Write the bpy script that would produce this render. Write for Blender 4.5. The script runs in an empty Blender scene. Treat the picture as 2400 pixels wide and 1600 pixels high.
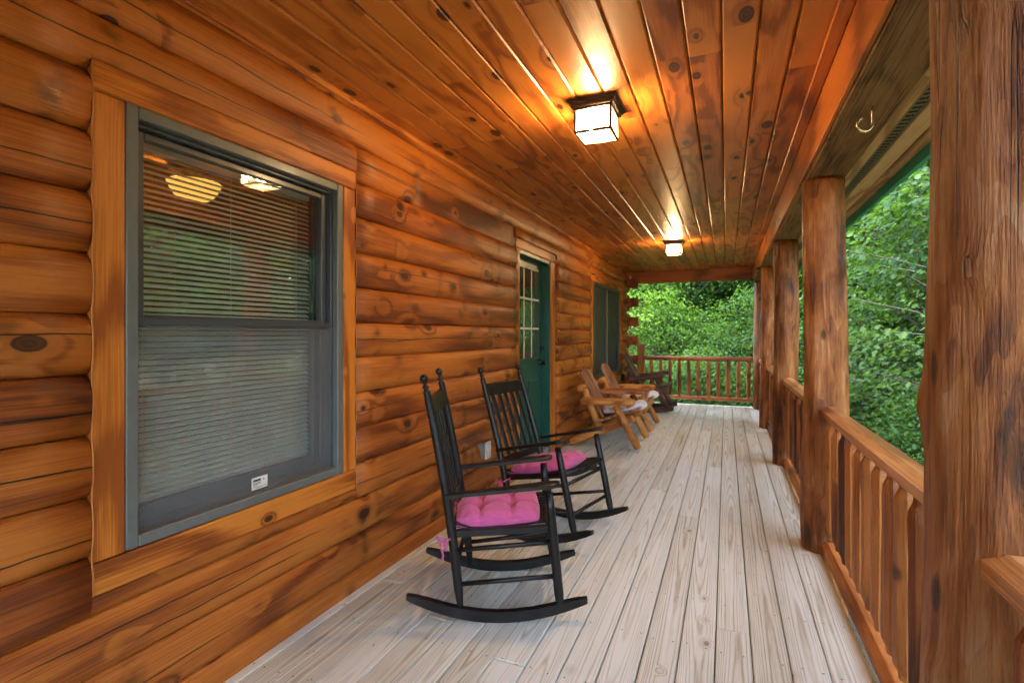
import bpy, math, random
import numpy as np
from mathutils import Vector, Matrix, noise, Quaternion

R = math.radians
rnd = random.Random(7)
S = bpy.context.scene
COL = S.collection

# ------------------------------------------------------------------ camera, sky, sun, exposure
cam_d = bpy.data.cameras.new("camera")
cam = bpy.data.objects.new("camera", cam_d)
COL.objects.link(cam)
cam.location = (0, 0, 1.35)
cam.rotation_euler = (R(90), 0, R(22.70))
cam_d.sensor_width = 36
cam_d.lens = 18.0
cam_d.shift_y = -17 / 2400
cam_d.clip_start = 0.05
cam_d.clip_end = 500
S.camera = cam

SUN_EL, SUN_AZ = 66, 200          # azimuth of the sun, degrees counter-clockwise from +X seen from above
world = bpy.data.worlds.new("World")
S.world = world
world.use_nodes = True
wn = world.node_tree
for n in list(wn.nodes):
    wn.nodes.remove(n)
sky = wn.nodes.new("ShaderNodeTexSky")
sky.sky_type = 'NISHITA'
sky.sun_disc = False
sky.sun_elevation = R(SUN_EL)
sky.sun_rotation = R(90 - SUN_AZ)
sky.air_density = 1.0
sky.dust_density = 4.0
sky.ozone_density = 0.6
hs = wn.nodes.new("ShaderNodeHueSaturation")
hs.inputs['Saturation'].default_value = 0.78
bg = wn.nodes.new("ShaderNodeBackground")
bg.inputs['Strength'].default_value = 0.15
wo = wn.nodes.new("ShaderNodeOutputWorld")
wn.links.new(sky.outputs[0], hs.inputs['Color'])
wn.links.new(hs.outputs[0], bg.inputs['Color'])
wn.links.new(bg.outputs[0], wo.inputs['Surface'])

sun_d = bpy.data.lights.new("sun", 'SUN')
sun = bpy.data.objects.new("sun", sun_d)
COL.objects.link(sun)
sun_d.energy = 0.8
sun_d.angle = R(16)
sun_d.color = (1.0, 0.95, 0.86)
_sd = Vector((math.cos(R(SUN_AZ)) * math.cos(R(SUN_EL)), math.sin(R(SUN_AZ)) * math.cos(R(SUN_EL)), math.sin(R(SUN_EL))))
sun.rotation_euler = _sd.to_track_quat('Z', 'Y').to_euler()

S.view_settings.view_transform = 'Standard'
S.view_settings.look = 'None'
S.view_settings.exposure = 4.3
S.view_settings.gamma = 1.0
S.cycles.use_denoising = True
S.cycles.denoiser = 'OPENIMAGEDENOISE'
S.cycles.denoising_prefilter = 'FAST'
S.cycles.max_bounces = 7
S.cycles.diffuse_bounces = 3
S.cycles.glossy_bounces = 3
S.cycles.adaptive_threshold = 0.015
S.cycles.transparent_max_bounces = 24
S.cycles.sample_clamp_indirect = 6.0
S.cycles.caustics_reflective = False
S.cycles.caustics_refractive = False

# ------------------------------------------------------------------ object helpers
ORG = {}


def mesh(name, vf, smooth=False):
    v, f = vf
    me = bpy.data.meshes.new(name)
    me.from_pydata([tuple(p) for p in v], [], f)
    if smooth:
        me.polygons.foreach_set("use_smooth", [True] * len(me.polygons))
    me.update()
    return me


def add(name, vf, mat, parent=None, at=(0, 0, 0), rot=None, smooth=False):
    me = vf if isinstance(vf, bpy.types.Mesh) else mesh(name, vf, smooth)
    o = bpy.data.objects.new(name, me)
    COL.objects.link(o)
    if mat is not None and not me.materials:
        for m in (mat if isinstance(mat, (list, tuple)) else [mat]):
            me.materials.append(m)
    at = Vector(at)
    ORG[o] = at
    if parent is not None:
        o.parent = parent
        o.location = at - ORG[parent]
    else:
        o.location = at
    if rot is not None:
        o.rotation_euler = rot
    return o


def thing(name, label, cat, at=(0, 0, 0), rotz=0, group=None, local=False):
    """Empty at a thing's base. local=True: parts are given in the thing's own coordinates."""
    o = bpy.data.objects.new(name, None)
    o.empty_display_size = 0.1
    COL.objects.link(o)
    o.location = at
    o.rotation_euler = (0, 0, rotz)
    ORG[o] = Vector((0, 0, 0)) if local else Vector(at)
    tag(o, label, cat, group)
    return o


def tag(o, label=None, cat=None, group=None, kind=None):
    if label:
        o["label"] = label
    if cat:
        o["category"] = cat
    if group:
        o["group"] = group
    if kind:
        o["kind"] = kind
    return o


def structure(name, at=(0, 0, 0)):
    o = bpy.data.objects.new(name, None)
    COL.objects.link(o)
    o.location = at
    ORG[o] = Vector(at)
    o["kind"] = "structure"
    return o


# ------------------------------------------------------------------ shapes: (verts, faces)
def box(sx, sy, sz, b=0.0):
    x, y, z = sx / 2, sy / 2, sz / 2
    if b <= 0:
        v = [(i * x, j * y, k * z) for i in (-1, 1) for j in (-1, 1) for k in (-1, 1)]
        f = [(0, 1, 3, 2), (4, 6, 7, 5), (0, 4, 5, 1), (2, 3, 7, 6), (0, 2, 6, 4), (1, 5, 7, 3)]
        return v, f
    v, idx = [], {}
    for i in (-1, 1):
        for j in (-1, 1):
            for k in (-1, 1):
                for a in range(3):
                    p = [i * (x - b), j * (y - b), k * (z - b)]
                    p[a] = (i * x, j * y, k * z)[a]
                    idx[(i, j, k, a)] = len(v)
                    v.append(tuple(p))
    f = []
    sg = (-1, 1)
    for s in sg:
        q = [idx[(s, -1, -1, 0)], idx[(s, 1, -1, 0)], idx[(s, 1, 1, 0)], idx[(s, -1, 1, 0)]]
        f.append(q if s > 0 else q[::-1])
        q = [idx[(-1, s, -1, 1)], idx[(-1, s, 1, 1)], idx[(1, s, 1, 1)], idx[(1, s, -1, 1)]]
        f.append(q if s > 0 else q[::-1])
        q = [idx[(-1, -1, s, 2)], idx[(1, -1, s, 2)], idx[(1, 1, s, 2)], idx[(-1, 1, s, 2)]]
        f.append(q if s > 0 else q[::-1])
    for i in sg:
        for j in sg:
            q = [idx[(i, j, -1, 0)], idx[(i, j, -1, 1)], idx[(i, j, 1, 1)], idx[(i, j, 1, 0)]]
            f.append(q if i * j > 0 else q[::-1])
            q = [idx[(i, -1, j, 0)], idx[(i, 1, j, 0)], idx[(i, 1, j, 2)], idx[(i, -1, j, 2)]]
            f.append(q if i * j > 0 else q[::-1])
            q = [idx[(-1, i, j, 1)], idx[(-1, i, j, 2)], idx[(1, i, j, 2)], idx[(1, i, j, 1)]]
            f.append(q if i * j > 0 else q[::-1])
    for i in sg:
        for j in sg:
            for k in sg:
                q = [idx[(i, j, k, 0)], idx[(i, j, k, 1)], idx[(i, j, k, 2)]]
                f.append(q if i * j * k > 0 else q[::-1])
    return v, f


def join(*parts):
    V, F = [], []
    for v, f in parts:
        o = len(V)
        V += list(v)
        F += [tuple(i + o for i in q) for q in f]
    return V, F


def move(vf, d):
    return [(p[0] + d[0], p[1] + d[1], p[2] + d[2]) for p in vf[0]], vf[1]


def xform(vf, M):
    return [tuple(M @ Vector(p)) for p in vf[0]], vf[1]


def frames(pts, up=None):
    out, n = [], len(pts)
    pts = [Vector(p) for p in pts]
    t0 = (pts[1] - pts[0]).normalized()
    u = Vector(up) if up is not None else (Vector((0, 0, 1)) if abs(t0.z) < 0.9 else Vector((1, 0, 0)))
    a = (u - t0 * u.dot(t0)).normalized()
    prev = t0
    for i in range(n):
        t = (pts[min(i + 1, n - 1)] - pts[max(i - 1, 0)]).normalized()
        q = prev.rotation_difference(t)
        a = q @ a
        a = (a - t * a.dot(t)).normalized()
        prev = t
        out.append((pts[i], a, t.cross(a)))
    return out


def tube(pts, rad, n=10, up=None, jit=0.0, seed=0, caps=True, dome=0.0):
    """Round bar along pts; rad a number or a list; jit: uneven, hand-peeled surface."""
    if not isinstance(rad, (list, tuple)):
        rad = [rad] * len(pts)
    pts, rad = list(pts), list(rad)
    if dome:
        a, b = Vector(pts[0]), Vector(pts[1])
        pts.insert(0, tuple(a - (b - a).normalized() * dome)); rad.insert(0, rad[0] * 0.72)
        a, b = Vector(pts[-1]), Vector(pts[-2])
        pts.append(tuple(a - (b - a).normalized() * dome)); rad.append(rad[-1] * 0.72)
    V, F = [], []
    for i, (p, a, c) in enumerate(frames(pts, up)):
        for k in range(n):
            th = 2 * math.pi * k / n
            d = a * math.cos(th) + c * math.sin(th)
            r = rad[i]
            if jit:
                r *= 1 + jit * noise.noise(Vector((seed * 7.3 + math.cos(th) * 1.3, math.sin(th) * 1.3, 0)) + p * 4.0)
            V.append(tuple(p + d * r))
    m = len(pts)
    for i in range(m - 1):
        for k in range(n):
            k2 = (k + 1) % n
            F.append((i * n + k, i * n + k2, (i + 1) * n + k2, (i + 1) * n + k))
    if caps:
        F.append(tuple(range(n - 1, -1, -1)))
        F.append(tuple((m - 1) * n + k for k in range(n)))
    return V, F


def bar(p0, p1, w, t, up=(0, 0, 1), b=0.004):
    """Squared bar from p0 to p1: w wide across, t thick along 'up'."""
    p0, p1 = Vector(p0), Vector(p1)
    y = (p1 - p0).normalized()
    u = Vector(up)
    z = (u - y * u.dot(y)).normalized()
    x = y.cross(z)
    M = Matrix(((x.x, y.x, z.x), (x.y, y.y, z.y), (x.z, y.z, z.z)))
    v, f = box(w, (p1 - p0).length, t, b)
    c = (p0 + p1) / 2
    return [tuple(M @ Vector(p) + c) for p in v], f


def lathe(prof, n=14):
    V, F = [], []
    for r, z in prof:
        for k in range(n):
            th = 2 * math.pi * k / n
            V.append((r * math.cos(th), r * math.sin(th), z))
    m = len(prof)
    for i in range(m - 1):
        for k in range(n):
            k2 = (k + 1) % n
            F.append((i * n + k, i * n + k2, (i + 1) * n + k2, (i + 1) * n + k))
    F.append(tuple(range(n - 1, -1, -1)))
    F.append(tuple((m - 1) * n + k for k in range(n)))
    return V, F


def prism(poly, t, b=0.0):
    """2D polygon (x,z) extruded along y by t, centred."""
    n = len(poly)
    V = [(x, -t / 2, z) for x, z in poly] + [(x, t / 2, z) for x, z in poly]
    F = [tuple(range(n)), tuple(range(2 * n - 1, n - 1, -1))]
    for i in range(n):
        j = (i + 1) % n
        F.append((j, i, n + i, n + j))
    return V, F


# ------------------------------------------------------------------ node helpers
class NT:
    def __init__(s, name):
        s.m = bpy.data.materials.new(name)
        s.m.use_nodes = True
        s.t = s.m.node_tree
        for n in list(s.t.nodes):
            s.t.nodes.remove(n)
        s.out = s.t.nodes.new("ShaderNodeOutputMaterial")

    def n(s, typ, **kw):
        nd = s.t.nodes.new(typ)
        for k, v in kw.items():
            setattr(nd, k, v)
        return nd

    def set(s, sock, val):
        if hasattr(val, "is_output"):
            s.t.links.new(val, sock)
        elif val is not None:
            if sock.type == 'RGBA' and len(val) == 3:
                val = (*val, 1)
            sock.default_value = val

    def math(s, op, a, b=None, c=None, clamp=False):
        nd = s.n("ShaderNodeMath", operation=op, use_clamp=clamp)
        s.set(nd.inputs[0], a)
        if b is not None:
            s.set(nd.inputs[1], b)
        if c is not None:
            s.set(nd.inputs[2], c)
        return nd.outputs[0]

    def xyz(s, x, y, z):
        nd = s.n("ShaderNodeCombineXYZ")
        for i, q in enumerate((x, y, z)):
            s.set(nd.inputs[i], q)
        return nd.outputs[0]

    def noise(s, vec, scale=1.0, detail=2.0, rough=0.5, dist=0.0):
        nd = s.n("ShaderNodeTexNoise")
        s.set(nd.inputs['Vector'], vec)
        nd.inputs['Scale'].default_value = scale
        nd.inputs['Detail'].default_value = detail
        nd.inputs['Roughness'].default_value = rough
        nd.inputs['Distortion'].default_value = dist
        return nd.outputs[0]

    def voro(s, vec, scale=1.0, dim='3D', feature='F1', rand=1.0, w=None):
        nd = s.n("ShaderNodeTexVoronoi", voronoi_dimensions=dim, feature=feature)
        if dim != '1D':
            s.set(nd.inputs['Vector'], vec)
        if w is not None:
            s.set(nd.inputs['W'], w)
        nd.inputs['Scale'].default_value = scale
        nd.inputs['Randomness'].default_value = rand
        return nd

    def smooth(s, v, a, b):
        nd = s.n("ShaderNodeMapRange", interpolation_type='SMOOTHSTEP')
        s.set(nd.inputs[0], v)
        nd.inputs[1].default_value = a
        nd.inputs[2].default_value = b
        nd.inputs[3].default_value = 0
        nd.inputs[4].default_value = 1
        return nd.outputs[0]

    def ramp(s, v, stops, interp='LINEAR'):
        nd = s.n("ShaderNodeValToRGB")
        cr = nd.color_ramp
        cr.interpolation = interp
        while len(cr.elements) > 1:
            cr.elements.remove(cr.elements[-1])
        cr.elements[0].position = stops[0][0]
        cr.elements[0].color = (*stops[0][1], 1)
        for p, c in stops[1:]:
            e = cr.elements.new(p)
            e.color = (*c, 1)
        s.set(nd.inputs[0], v)
        return nd.outputs[0]

    def mix(s, fac, a, b, mode='MIX'):
        nd = s.n("ShaderNodeMix", data_type='RGBA', blend_type=mode)
        s.set(nd.inputs[0], fac)
        s.set(nd.inputs[6], a)
        s.set(nd.inputs[7], b)
        return nd.outputs[2]

    def bump(s, h, strength=0.3, dist=0.01):
        nd = s.n("ShaderNodeBump")
        nd.inputs['Strength'].default_value = strength
        nd.inputs['Distance'].default_value = dist
        s.set(nd.inputs['Height'], h)
        return nd.outputs[0]

    def pbr(s, col, rough=0.5, normal=None, metal=0.0, coat=0.0, spec=0.5, coat_rough=0.15):
        nd = s.n("ShaderNodeBsdfPrincipled")
        s.set(nd.inputs['Base Color'], col)
        s.set(nd.inputs['Roughness'], rough)
        s.set(nd.inputs['Metallic'], metal)
        nd.inputs['Specular IOR Level'].default_value = spec
        nd.inputs['Coat Weight'].default_value = coat
        nd.inputs['Coat Roughness'].default_value = coat_rough
        if normal is not None:
            s.set(nd.inputs['Normal'], normal)
        s.t.links.new(nd.outputs[0], s.out.inputs['Surface'])
        return nd

    def coords(s, axis):
        """length, across, depth coordinates in metres, shifted by a random amount for each object"""
        tc = s.n("ShaderNodeTexCoord")
        oi = s.n("ShaderNodeObjectInfo")
        sp = s.n("ShaderNodeSeparateXYZ")
        s.t.links.new(tc.outputs['Object'], sp.inputs[0])
        L, a, b = {'X': (0, 1, 2), 'Y': (1, 0, 2), 'Z': (2, 0, 1)}[axis]
        rn = oi.outputs['Random']
        Ls = s.math('MULTIPLY_ADD', rn, 83.7, sp.outputs[L])
        return Ls, sp.outputs[a], sp.outputs[b], rn


def wood(name, axis, dark, mid, light, knot=(0.05, 0.02, 0.01), ring=45.0, curve=40.0, knots=1.0, ksize=1.0,
         cracks=0.0, whorl=0.0, rough=0.42, coat=0.0, bumpk=0.25, fine=0.26, swap=False, blotch=0.5, tint=0.12,
         contrast=1.0, wav=1.0, spec=0.28, kl=5.0, lf=0.55, n2a=1.1, ff=150.0):
    """Flat-sawn softwood: arched growth rings, fibre streaks, knots, checks. axis = the board's length."""
    t = NT(name)
    L, a, b, rn = t.coords(axis)
    if swap:
        a, b = b, a
    off = t.math('MULTIPLY', rn, 51.3)
    # knots
    kv = t.xyz(t.math('MULTIPLY', L, kl), t.math('MULTIPLY_ADD', a, 8.0, off), t.math('MULTIPLY', b, 0.6))
    vo = t.voro(kv, 1.0)
    kd = vo.outputs['Distance']
    sc = t.n("ShaderNodeSeparateColor")
    t.t.links.new(vo.outputs['Color'], sc.inputs[0])
    present = t.math('GREATER_THAN', sc.outputs[0], 1 - 0.55 * knots)
    if whorl:
        vw = t.voro(None, 1.15, dim='1D', w=L)
        dw = vw.outputs['Distance']
        near = t.smooth(dw, 0.16, 0.05)
        present = t.math('MULTIPLY', t.math('GREATER_THAN', sc.outputs[0], 0.25), near)
        present = t.math('MAXIMUM', present, t.math('GREATER_THAN', sc.outputs[0], 1 - 0.26 * knots))
    kr = t.math('MULTIPLY_ADD', sc.outputs[1], 0.13 * ksize, 0.07 * ksize)
    q = t.math('DIVIDE', kd, kr)
    kmask = t.math('MULTIPLY', t.smooth(q, 1.06, 0.88), present)
    kglow = t.math('MULTIPLY', t.smooth(q, 3.2, 0.6), present)
    # rings
    n1 = t.noise(t.xyz(t.math('MULTIPLY', L, lf), t.math('MULTIPLY_ADD', a, 1.6, off), b), 1.0, 1.0)
    n2 = t.noise(t.xyz(t.math('MULTIPLY', L, 2.2), t.math('MULTIPLY_ADD', a, 16.0, off), t.math('MULTIPLY', b, 16.0)), 1.0, 3.0, 0.6)
    ac = t.math('ADD', a, t.math('MULTIPLY_ADD', t.noise(t.xyz(t.math('MULTIPLY', L, 0.25), off, 0.0), 1.0, 0.0), 0.16, -0.08))
    g = t.math('MULTIPLY', t.math('MULTIPLY', ac, ac), curve * 6)
    g = t.math('ADD', g, t.math('MULTIPLY', n1, 9.0 * wav))
    g = t.math('ADD', g, t.math('MULTIPLY', n2, n2a * wav))
    g = t.math('ADD', g, t.math('MULTIPLY', kglow, 1.4))
    sn = t.math('SINE', t.math('MULTIPLY', g, ring / 7.0))
    ringv = t.math('MULTIPLY_ADD', sn, 0.5, 0.5)
    ringv = t.math('POWER', ringv, 3.0)
    fib = t.smooth(t.noise(t.xyz(t.math('MULTIPLY', L, 2.6), t.math('MULTIPLY_ADD', a, ff, off), t.math('MULTIPLY', b, ff)), 1.0, 3.0, 0.7), 0.34, 0.66)
    big = t.noise(t.xyz(t.math('MULTIPLY', L, 1.1), t.math('MULTIPLY_ADD', a, 5.0, off), t.math('MULTIPLY', b, 5.0)), 1.0, 3.0, 0.6)
    v = t.math('MULTIPLY', ringv, 0.55 * contrast)
    v = t.math('ADD', v, t.math('MULTIPLY', fib, fine))
    v = t.math('ADD', v, t.math('MULTIPLY', big, blotch))
    v = t.math('ADD', v, t.math('MULTIPLY_ADD', rn, tint * 2, -tint))
    v = t.math('SUBTRACT', v, (fine + blotch) / 2 - 0.16)
    col = t.ramp(v, [(0.10, light), (0.34, mid), (0.66, dark)])
    col = t.mix(t.math('MULTIPLY', kglow, 0.36), col, dark)
    if whorl:
        sm = t.math('MULTIPLY', t.smooth(dw, 0.075, 0.0), t.smooth(t.noise(t.xyz(t.math('MULTIPLY', L, 8.0), t.math('MULTIPLY_ADD', a, 14.0, off), b), 1.0, 3.0), 0.42, 0.72))
        col = t.mix(t.math('MULTIPLY', sm, whorl), col, (knot[0] * 1.6, knot[1] * 1.6, knot[2] * 1.4))
    kc = t.mix(t.math('MULTIPLY_ADD', t.math('SINE', t.math('MULTIPLY', q, 13.0)), 0.15, 0.15), knot, dark)
    col = t.mix(t.math('MULTIPLY', kmask, 0.9), col, kc)
    hgt = t.math('SUBTRACT', t.math('MULTIPLY', fib, 0.5), t.math('MULTIPLY', ringv, 0.35))
    if cracks:
        for k, (f0, sgn) in enumerate(((0.7, 1), (0.9, -1))):
            cpos = t.math('MULTIPLY_ADD', t.noise(t.xyz(t.math('MULTIPLY', L, 1.6), off, 3.0 + k), 1.0, 4.0, 0.55), 0.05, 0.0)
            cpos = t.math('ADD', cpos, t.math('MULTIPLY_ADD', t.math('FRACT', t.math('MULTIPLY', rn, 17.3 + 31 * k)), 0.075, -0.06))
            dd = t.math('ABSOLUTE', t.math('SUBTRACT', a, cpos))
            ext = t.smooth(t.noise(t.xyz(t.math('MULTIPLY', L, f0), off, 9.0 + k), 1.0, 1.0), 0.52, 0.6)
            wid = t.math('MULTIPLY', ext, 0.0019 * cracks)
            cm = t.math('LESS_THAN', dd, wid)
            col = t.mix(t.math('MULTIPLY', cm, 0.93), col, (0.004, 0.002, 0.001))
            hgt = t.math('SUBTRACT', hgt, t.math('MULTIPLY', cm, 3.0))
    rv = t.math('MULTIPLY_ADD', big, 0.25, rough - 0.12)
    t.pbr(col, rv, t.bump(hgt, bumpk, 0.004), coat=coat, spec=spec)
    return t.m


def plain(name, col, rough=0.5, metal=0.0, var=0.06, scale=14.0, bumpk=0.05, coat=0.0, spec=0.5):
    t = NT(name)
    tc = t.n("ShaderNodeTexCoord")
    n = t.noise(tc.outputs['Object'], scale, 4.0, 0.6)
    c = t.ramp(n, [(0.25, tuple(max(0, x * (1 - var * 2)) for x in col)), (0.75, tuple(min(1, x * (1 + var * 2)) for x in col))])
    n2 = t.noise(tc.outputs['Object'], scale * 9, 3.0)
    t.pbr(c, t.math('MULTIPLY_ADD', n, 0.2, rough - 0.1), t.bump(n2, bumpk, 0.003), metal=metal, coat=coat, spec=spec)
    return t.m


M = {}
HL, HM, HD, KN = (0.47, 0.152, 0.024), (0.335, 0.087, 0.0135), (0.14, 0.030, 0.007), (0.014, 0.006, 0.004)
M['log'] = wood('log_pine', 'Y', HD, HM, HL, KN, ring=30, curve=9, knots=1.0, ksize=1.15, cracks=1.25, whorl=0.75, rough=0.38,
                swap=True, blotch=0.34, bumpk=0.35, wav=0.6, fine=0.26, contrast=0.7, tint=0.17, ff=190.0, spec=0.36, kl=4.6)
M['log_dark'] = wood('log_dark', 'Y', (0.09, 0.026, 0.009), (0.19, 0.056, 0.015), (0.30, 0.098, 0.025), KN, ring=22, curve=6, knots=0.3, rough=0.45, swap=True, blotch=0.9)
M['log_x'] = wood('log_cross', 'X', (0.10, 0.025, 0.008), (0.22, 0.05, 0.012), (0.33, 0.085, 0.02), KN, knots=0.4, rough=0.45, blotch=0.7)
M['case_z'] = wood('casing_upright', 'Z', (0.29, 0.074, 0.011), (0.47, 0.140, 0.018), (0.61, 0.215, 0.032), KN, ring=30, curve=10, knots=0.6, ksize=0.7, swap=True, rough=0.42, coat=0.03, blotch=1.1, wav=0.9, fine=0.30)
M['case_y'] = wood('casing_level', 'Y', (0.22, 0.052, 0.009), (0.43, 0.122, 0.017), (0.59, 0.205, 0.031), KN, ring=30, curve=10, knots=0.6, ksize=0.7, swap=True, rough=0.42, coat=0.03, blotch=1.5, wav=0.9, fine=0.30)
M['ceil'] = wood('ceiling_pine', 'Y', (0.21, 0.050, 0.010), (0.43, 0.122, 0.019), (0.57, 0.196, 0.033), (0.012, 0.005, 0.004), ring=24, curve=30, knots=1.0, ksize=1.35, rough=0.40,
                 coat=0.06, blotch=0.40, bumpk=0.12, contrast=0.7, tint=0.24, fine=0.2, kl=4.0)
M['deck'] = wood('deck_pine', 'Y', (0.35, 0.295, 0.185), (0.57, 0.555, 0.445), (0.68, 0.685, 0.605), (0.26, 0.19, 0.13), ring=95, curve=80, knots=0.3, ksize=0.5, rough=0.62,
                 blotch=0.42, bumpk=0.22, contrast=0.6, fine=0.20, tint=0.14, spec=0.3, lf=0.28, n2a=0.45)
M['trim_y'] = wood('trim_pine', 'Y', (0.20, 0.05, 0.010), (0.38, 0.10, 0.016), (0.50, 0.15, 0.025), KN, ring=20, curve=10, knots=0.4, ksize=0.6, rough=0.38, coat=0.15)
M['beam'] = wood('beam_rough', 'Y', (0.08, 0.038, 0.014), (0.17, 0.09, 0.034), (0.27, 0.15, 0.06), (0.04, 0.022, 0.012), ring=34, curve=8, contrast=0.5, fine=0.6, knots=0.5, ksize=0.8, rough=0.75, bumpk=0.9, blotch=1.0)
M['beam_x'] = wood('beam_cross', 'X', (0.10, 0.025, 0.008), (0.21, 0.052, 0.012), (0.33, 0.09, 0.02), KN, ring=20, curve=10, knots=0.4, rough=0.5, blotch=0.8)
M['soffit'] = wood('soffit_pine', 'Y', (0.36, 0.19, 0.08), (0.58, 0.35, 0.17), (0.70, 0.48, 0.27), (0.05, 0.03, 0.015), ring=24, curve=30, knots=0.9, ksize=0.7, rough=0.5)
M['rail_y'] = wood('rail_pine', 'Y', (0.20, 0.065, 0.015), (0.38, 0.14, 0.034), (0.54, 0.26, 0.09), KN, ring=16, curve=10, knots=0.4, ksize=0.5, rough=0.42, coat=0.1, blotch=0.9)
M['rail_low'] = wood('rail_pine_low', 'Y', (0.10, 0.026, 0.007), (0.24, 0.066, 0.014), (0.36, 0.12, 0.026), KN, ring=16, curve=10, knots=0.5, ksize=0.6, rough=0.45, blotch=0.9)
M['rail_x'] = wood('rail_pine_cross', 'X', (0.20, 0.05, 0.012), (0.38, 0.11, 0.024), (0.50, 0.18, 0.05), KN, ring=16, curve=10, knots=0.4, ksize=0.5, rough=0.42, coat=0.1, blotch=0.9)
M['bal'] = wood('baluster_pine', 'Z', (0.085, 0.025, 0.008), (0.23, 0.070, 0.015), (0.37, 0.135, 0.032), KN, ring=14, curve=10, knots=0.8, ksize=0.8, rough=0.36, coat=0.05, bumpk=0.6, blotch=0.9, tint=0.2)
M['aframe'] = wood('log_chair_wood', 'X', (0.24, 0.075, 0.014), (0.46, 0.165, 0.03), (0.62, 0.29, 0.08), KN, ring=14, curve=10, knots=0.5, ksize=0.5, rough=0.42, coat=0.1, blotch=0.9)
M['slat_red'] = wood('log_chair_slat', 'Z', (0.18, 0.075, 0.042), (0.31, 0.145, 0.085), (0.42, 0.22, 0.14), KN, ring=24, curve=20, knots=0.2, rough=0.55, blotch=0.6, swap=True)
M['rock_dark'] = wood('log_rocker_wood', 'X', (0.030, 0.014, 0.010), (0.085, 0.034, 0.022), (0.15, 0.065, 0.04), (0.02, 0.01, 0.008), ring=16, knots=0.3, ksize=0.5, rough=0.5, blotch=0.9)
M['slat_dark'] = wood('log_rocker_slat', 'Z', (0.06, 0.036, 0.028), (0.13, 0.085, 0.065), (0.22, 0.16, 0.13), (0.03, 0.02, 0.015), ring=24, curve=20, knots=0.2, rough=0.6, blotch=0.6, swap=True)
M['table'] = wood('table_wood', 'X', (0.15, 0.045, 0.018), (0.30, 0.105, 0.04), (0.42, 0.18, 0.08), KN, ring=30, knots=0.2, rough=0.5, blotch=0.9)
M['room'] = wood('room_pine', 'Z', (0.16, 0.045, 0.010), (0.34, 0.11, 0.02), (0.46, 0.17, 0.03), KN, ring=20, curve=2, knots=0.5, rough=0.5)


def post_mat():
    t = NT('peeled_log')
    tc = t.n("ShaderNodeTexCoord")
    oi = t.n("ShaderNodeObjectInfo")
    sp = t.n("ShaderNodeSeparateXYZ")
    t.t.links.new(tc.outputs['Object'], sp.inputs[0])
    x, y, z = sp.outputs
    off = t.math('MULTIPLY', oi.outputs['Random'], 61.0)
    zz = t.math('ADD', z, off)
    # drawknife facets: patches with sharp, wavy borders
    wv = t.noise(t.xyz(t.math('MULTIPLY', x, 9), t.math('MULTIPLY', y, 9), t.math('MULTIPLY', zz, 1.7)), 1.0, 1.0)
    p1 = t.noise(t.xyz(t.math('MULTIPLY_ADD', wv, 1.6, t.math('MULTIPLY', x, 14)), t.math('MULTIPLY', y, 14), t.math('MULTIPLY', zz, 2.0)), 1.0, 1.2)
    step = t.math('FRACT', t.math('MULTIPLY', p1, 8.0))
    cell = t.math('FLOOR', t.math('MULTIPLY', p1, 8.0))
    cr = t.math('FRACT', t.math('MULTIPLY', t.math('SINE', t.math('MULTIPLY_ADD', cell, 12.9898, off)), 4375.85))
    fib = t.smooth(t.noise(t.xyz(t.math('MULTIPLY', x, 105), t.math('MULTIPLY', y, 105), t.math('MULTIPLY', zz, 3.6)), 1.0, 4.0, 0.72), 0.3, 0.7)
    blot = t.noise(t.xyz(t.math('MULTIPLY', x, 9), t.math('MULTIPLY', y, 9), t.math('MULTIPLY', zz, 2.6)), 1.0, 5.0, 0.62)
    strk = t.noise(t.xyz(t.math('MULTIPLY', x, 30), t.math('MULTIPLY', y, 30), t.math('MULTIPLY', zz, 1.1)), 1.0, 4.0, 0.6, 0.4)
    v = t.math('ADD', t.math('MULTIPLY', cr, 0.10), t.math('MULTIPLY', fib, 0.07))
    v = t.math('ADD', v, t.math('MULTIPLY', strk, 0.13))
    v = t.math('ADD', v, t.math('MULTIPLY', blot, 0.70))
    col = t.ramp(v, [(0.33, (0.040, 0.014, 0.005)), (0.41, (0.115, 0.036, 0.009)), (0.49, (0.225, 0.074, 0.016)), (0.57, (0.32, 0.122, 0.031)), (0.67, (0.39, 0.22, 0.10))])
    edge = t.smooth(step, 0.06, 0.0)
    col = t.mix(t.math('MULTIPLY', edge, 0.25), col, (0.10, 0.045, 0.02))
    vo = t.voro(t.xyz(t.math('MULTIPLY', x, 7), t.math('MULTIPLY', y, 7), t.math('MULTIPLY', zz, 3.2)), 1.0)
    sc = t.n("ShaderNodeSeparateColor")
    t.t.links.new(vo.outputs['Color'], sc.inputs[0])
    km = t.math('MULTIPLY', t.smooth(vo.outputs['Distance'], 0.17, 0.10), t.math('GREATER_THAN', sc.outputs[0], 0.62))
    col = t.mix(t.math('MULTIPLY', km, 0.85), col, (0.05, 0.025, 0.015))
    # long drying checks
    cp = t.noise(t.xyz(t.math('MULTIPLY', x, 26), t.math('MULTIPLY', y, 26), t.math('MULTIPLY', zz, 0.5)), 1.0, 1.0)
    ck = t.math('MULTIPLY', t.smooth(t.math('ABSOLUTE', t.math('SUBTRACT', cp, 0.42)), 0.012, 0.004), t.smooth(t.noise(t.xyz(0.0, off, t.math('MULTIPLY', zz, 1.5)), 1.0, 1.0), 0.5, 0.6))
    col = t.mix(t.math('MULTIPLY', ck, 0.8), col, (0.02, 0.01, 0.006))
    h = t.math('ADD', t.math('MULTIPLY', step, 0.9), t.math('MULTIPLY', fib, 0.6))
    t.pbr(col, t.math('MULTIPLY_ADD', blot, 0.3, 0.32), t.bump(t.math('SUBTRACT', h, t.math('MULTIPLY', ck, 1.5)), 0.8, 0.006), coat=0.0, spec=0.3)
    return t.m


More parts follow.
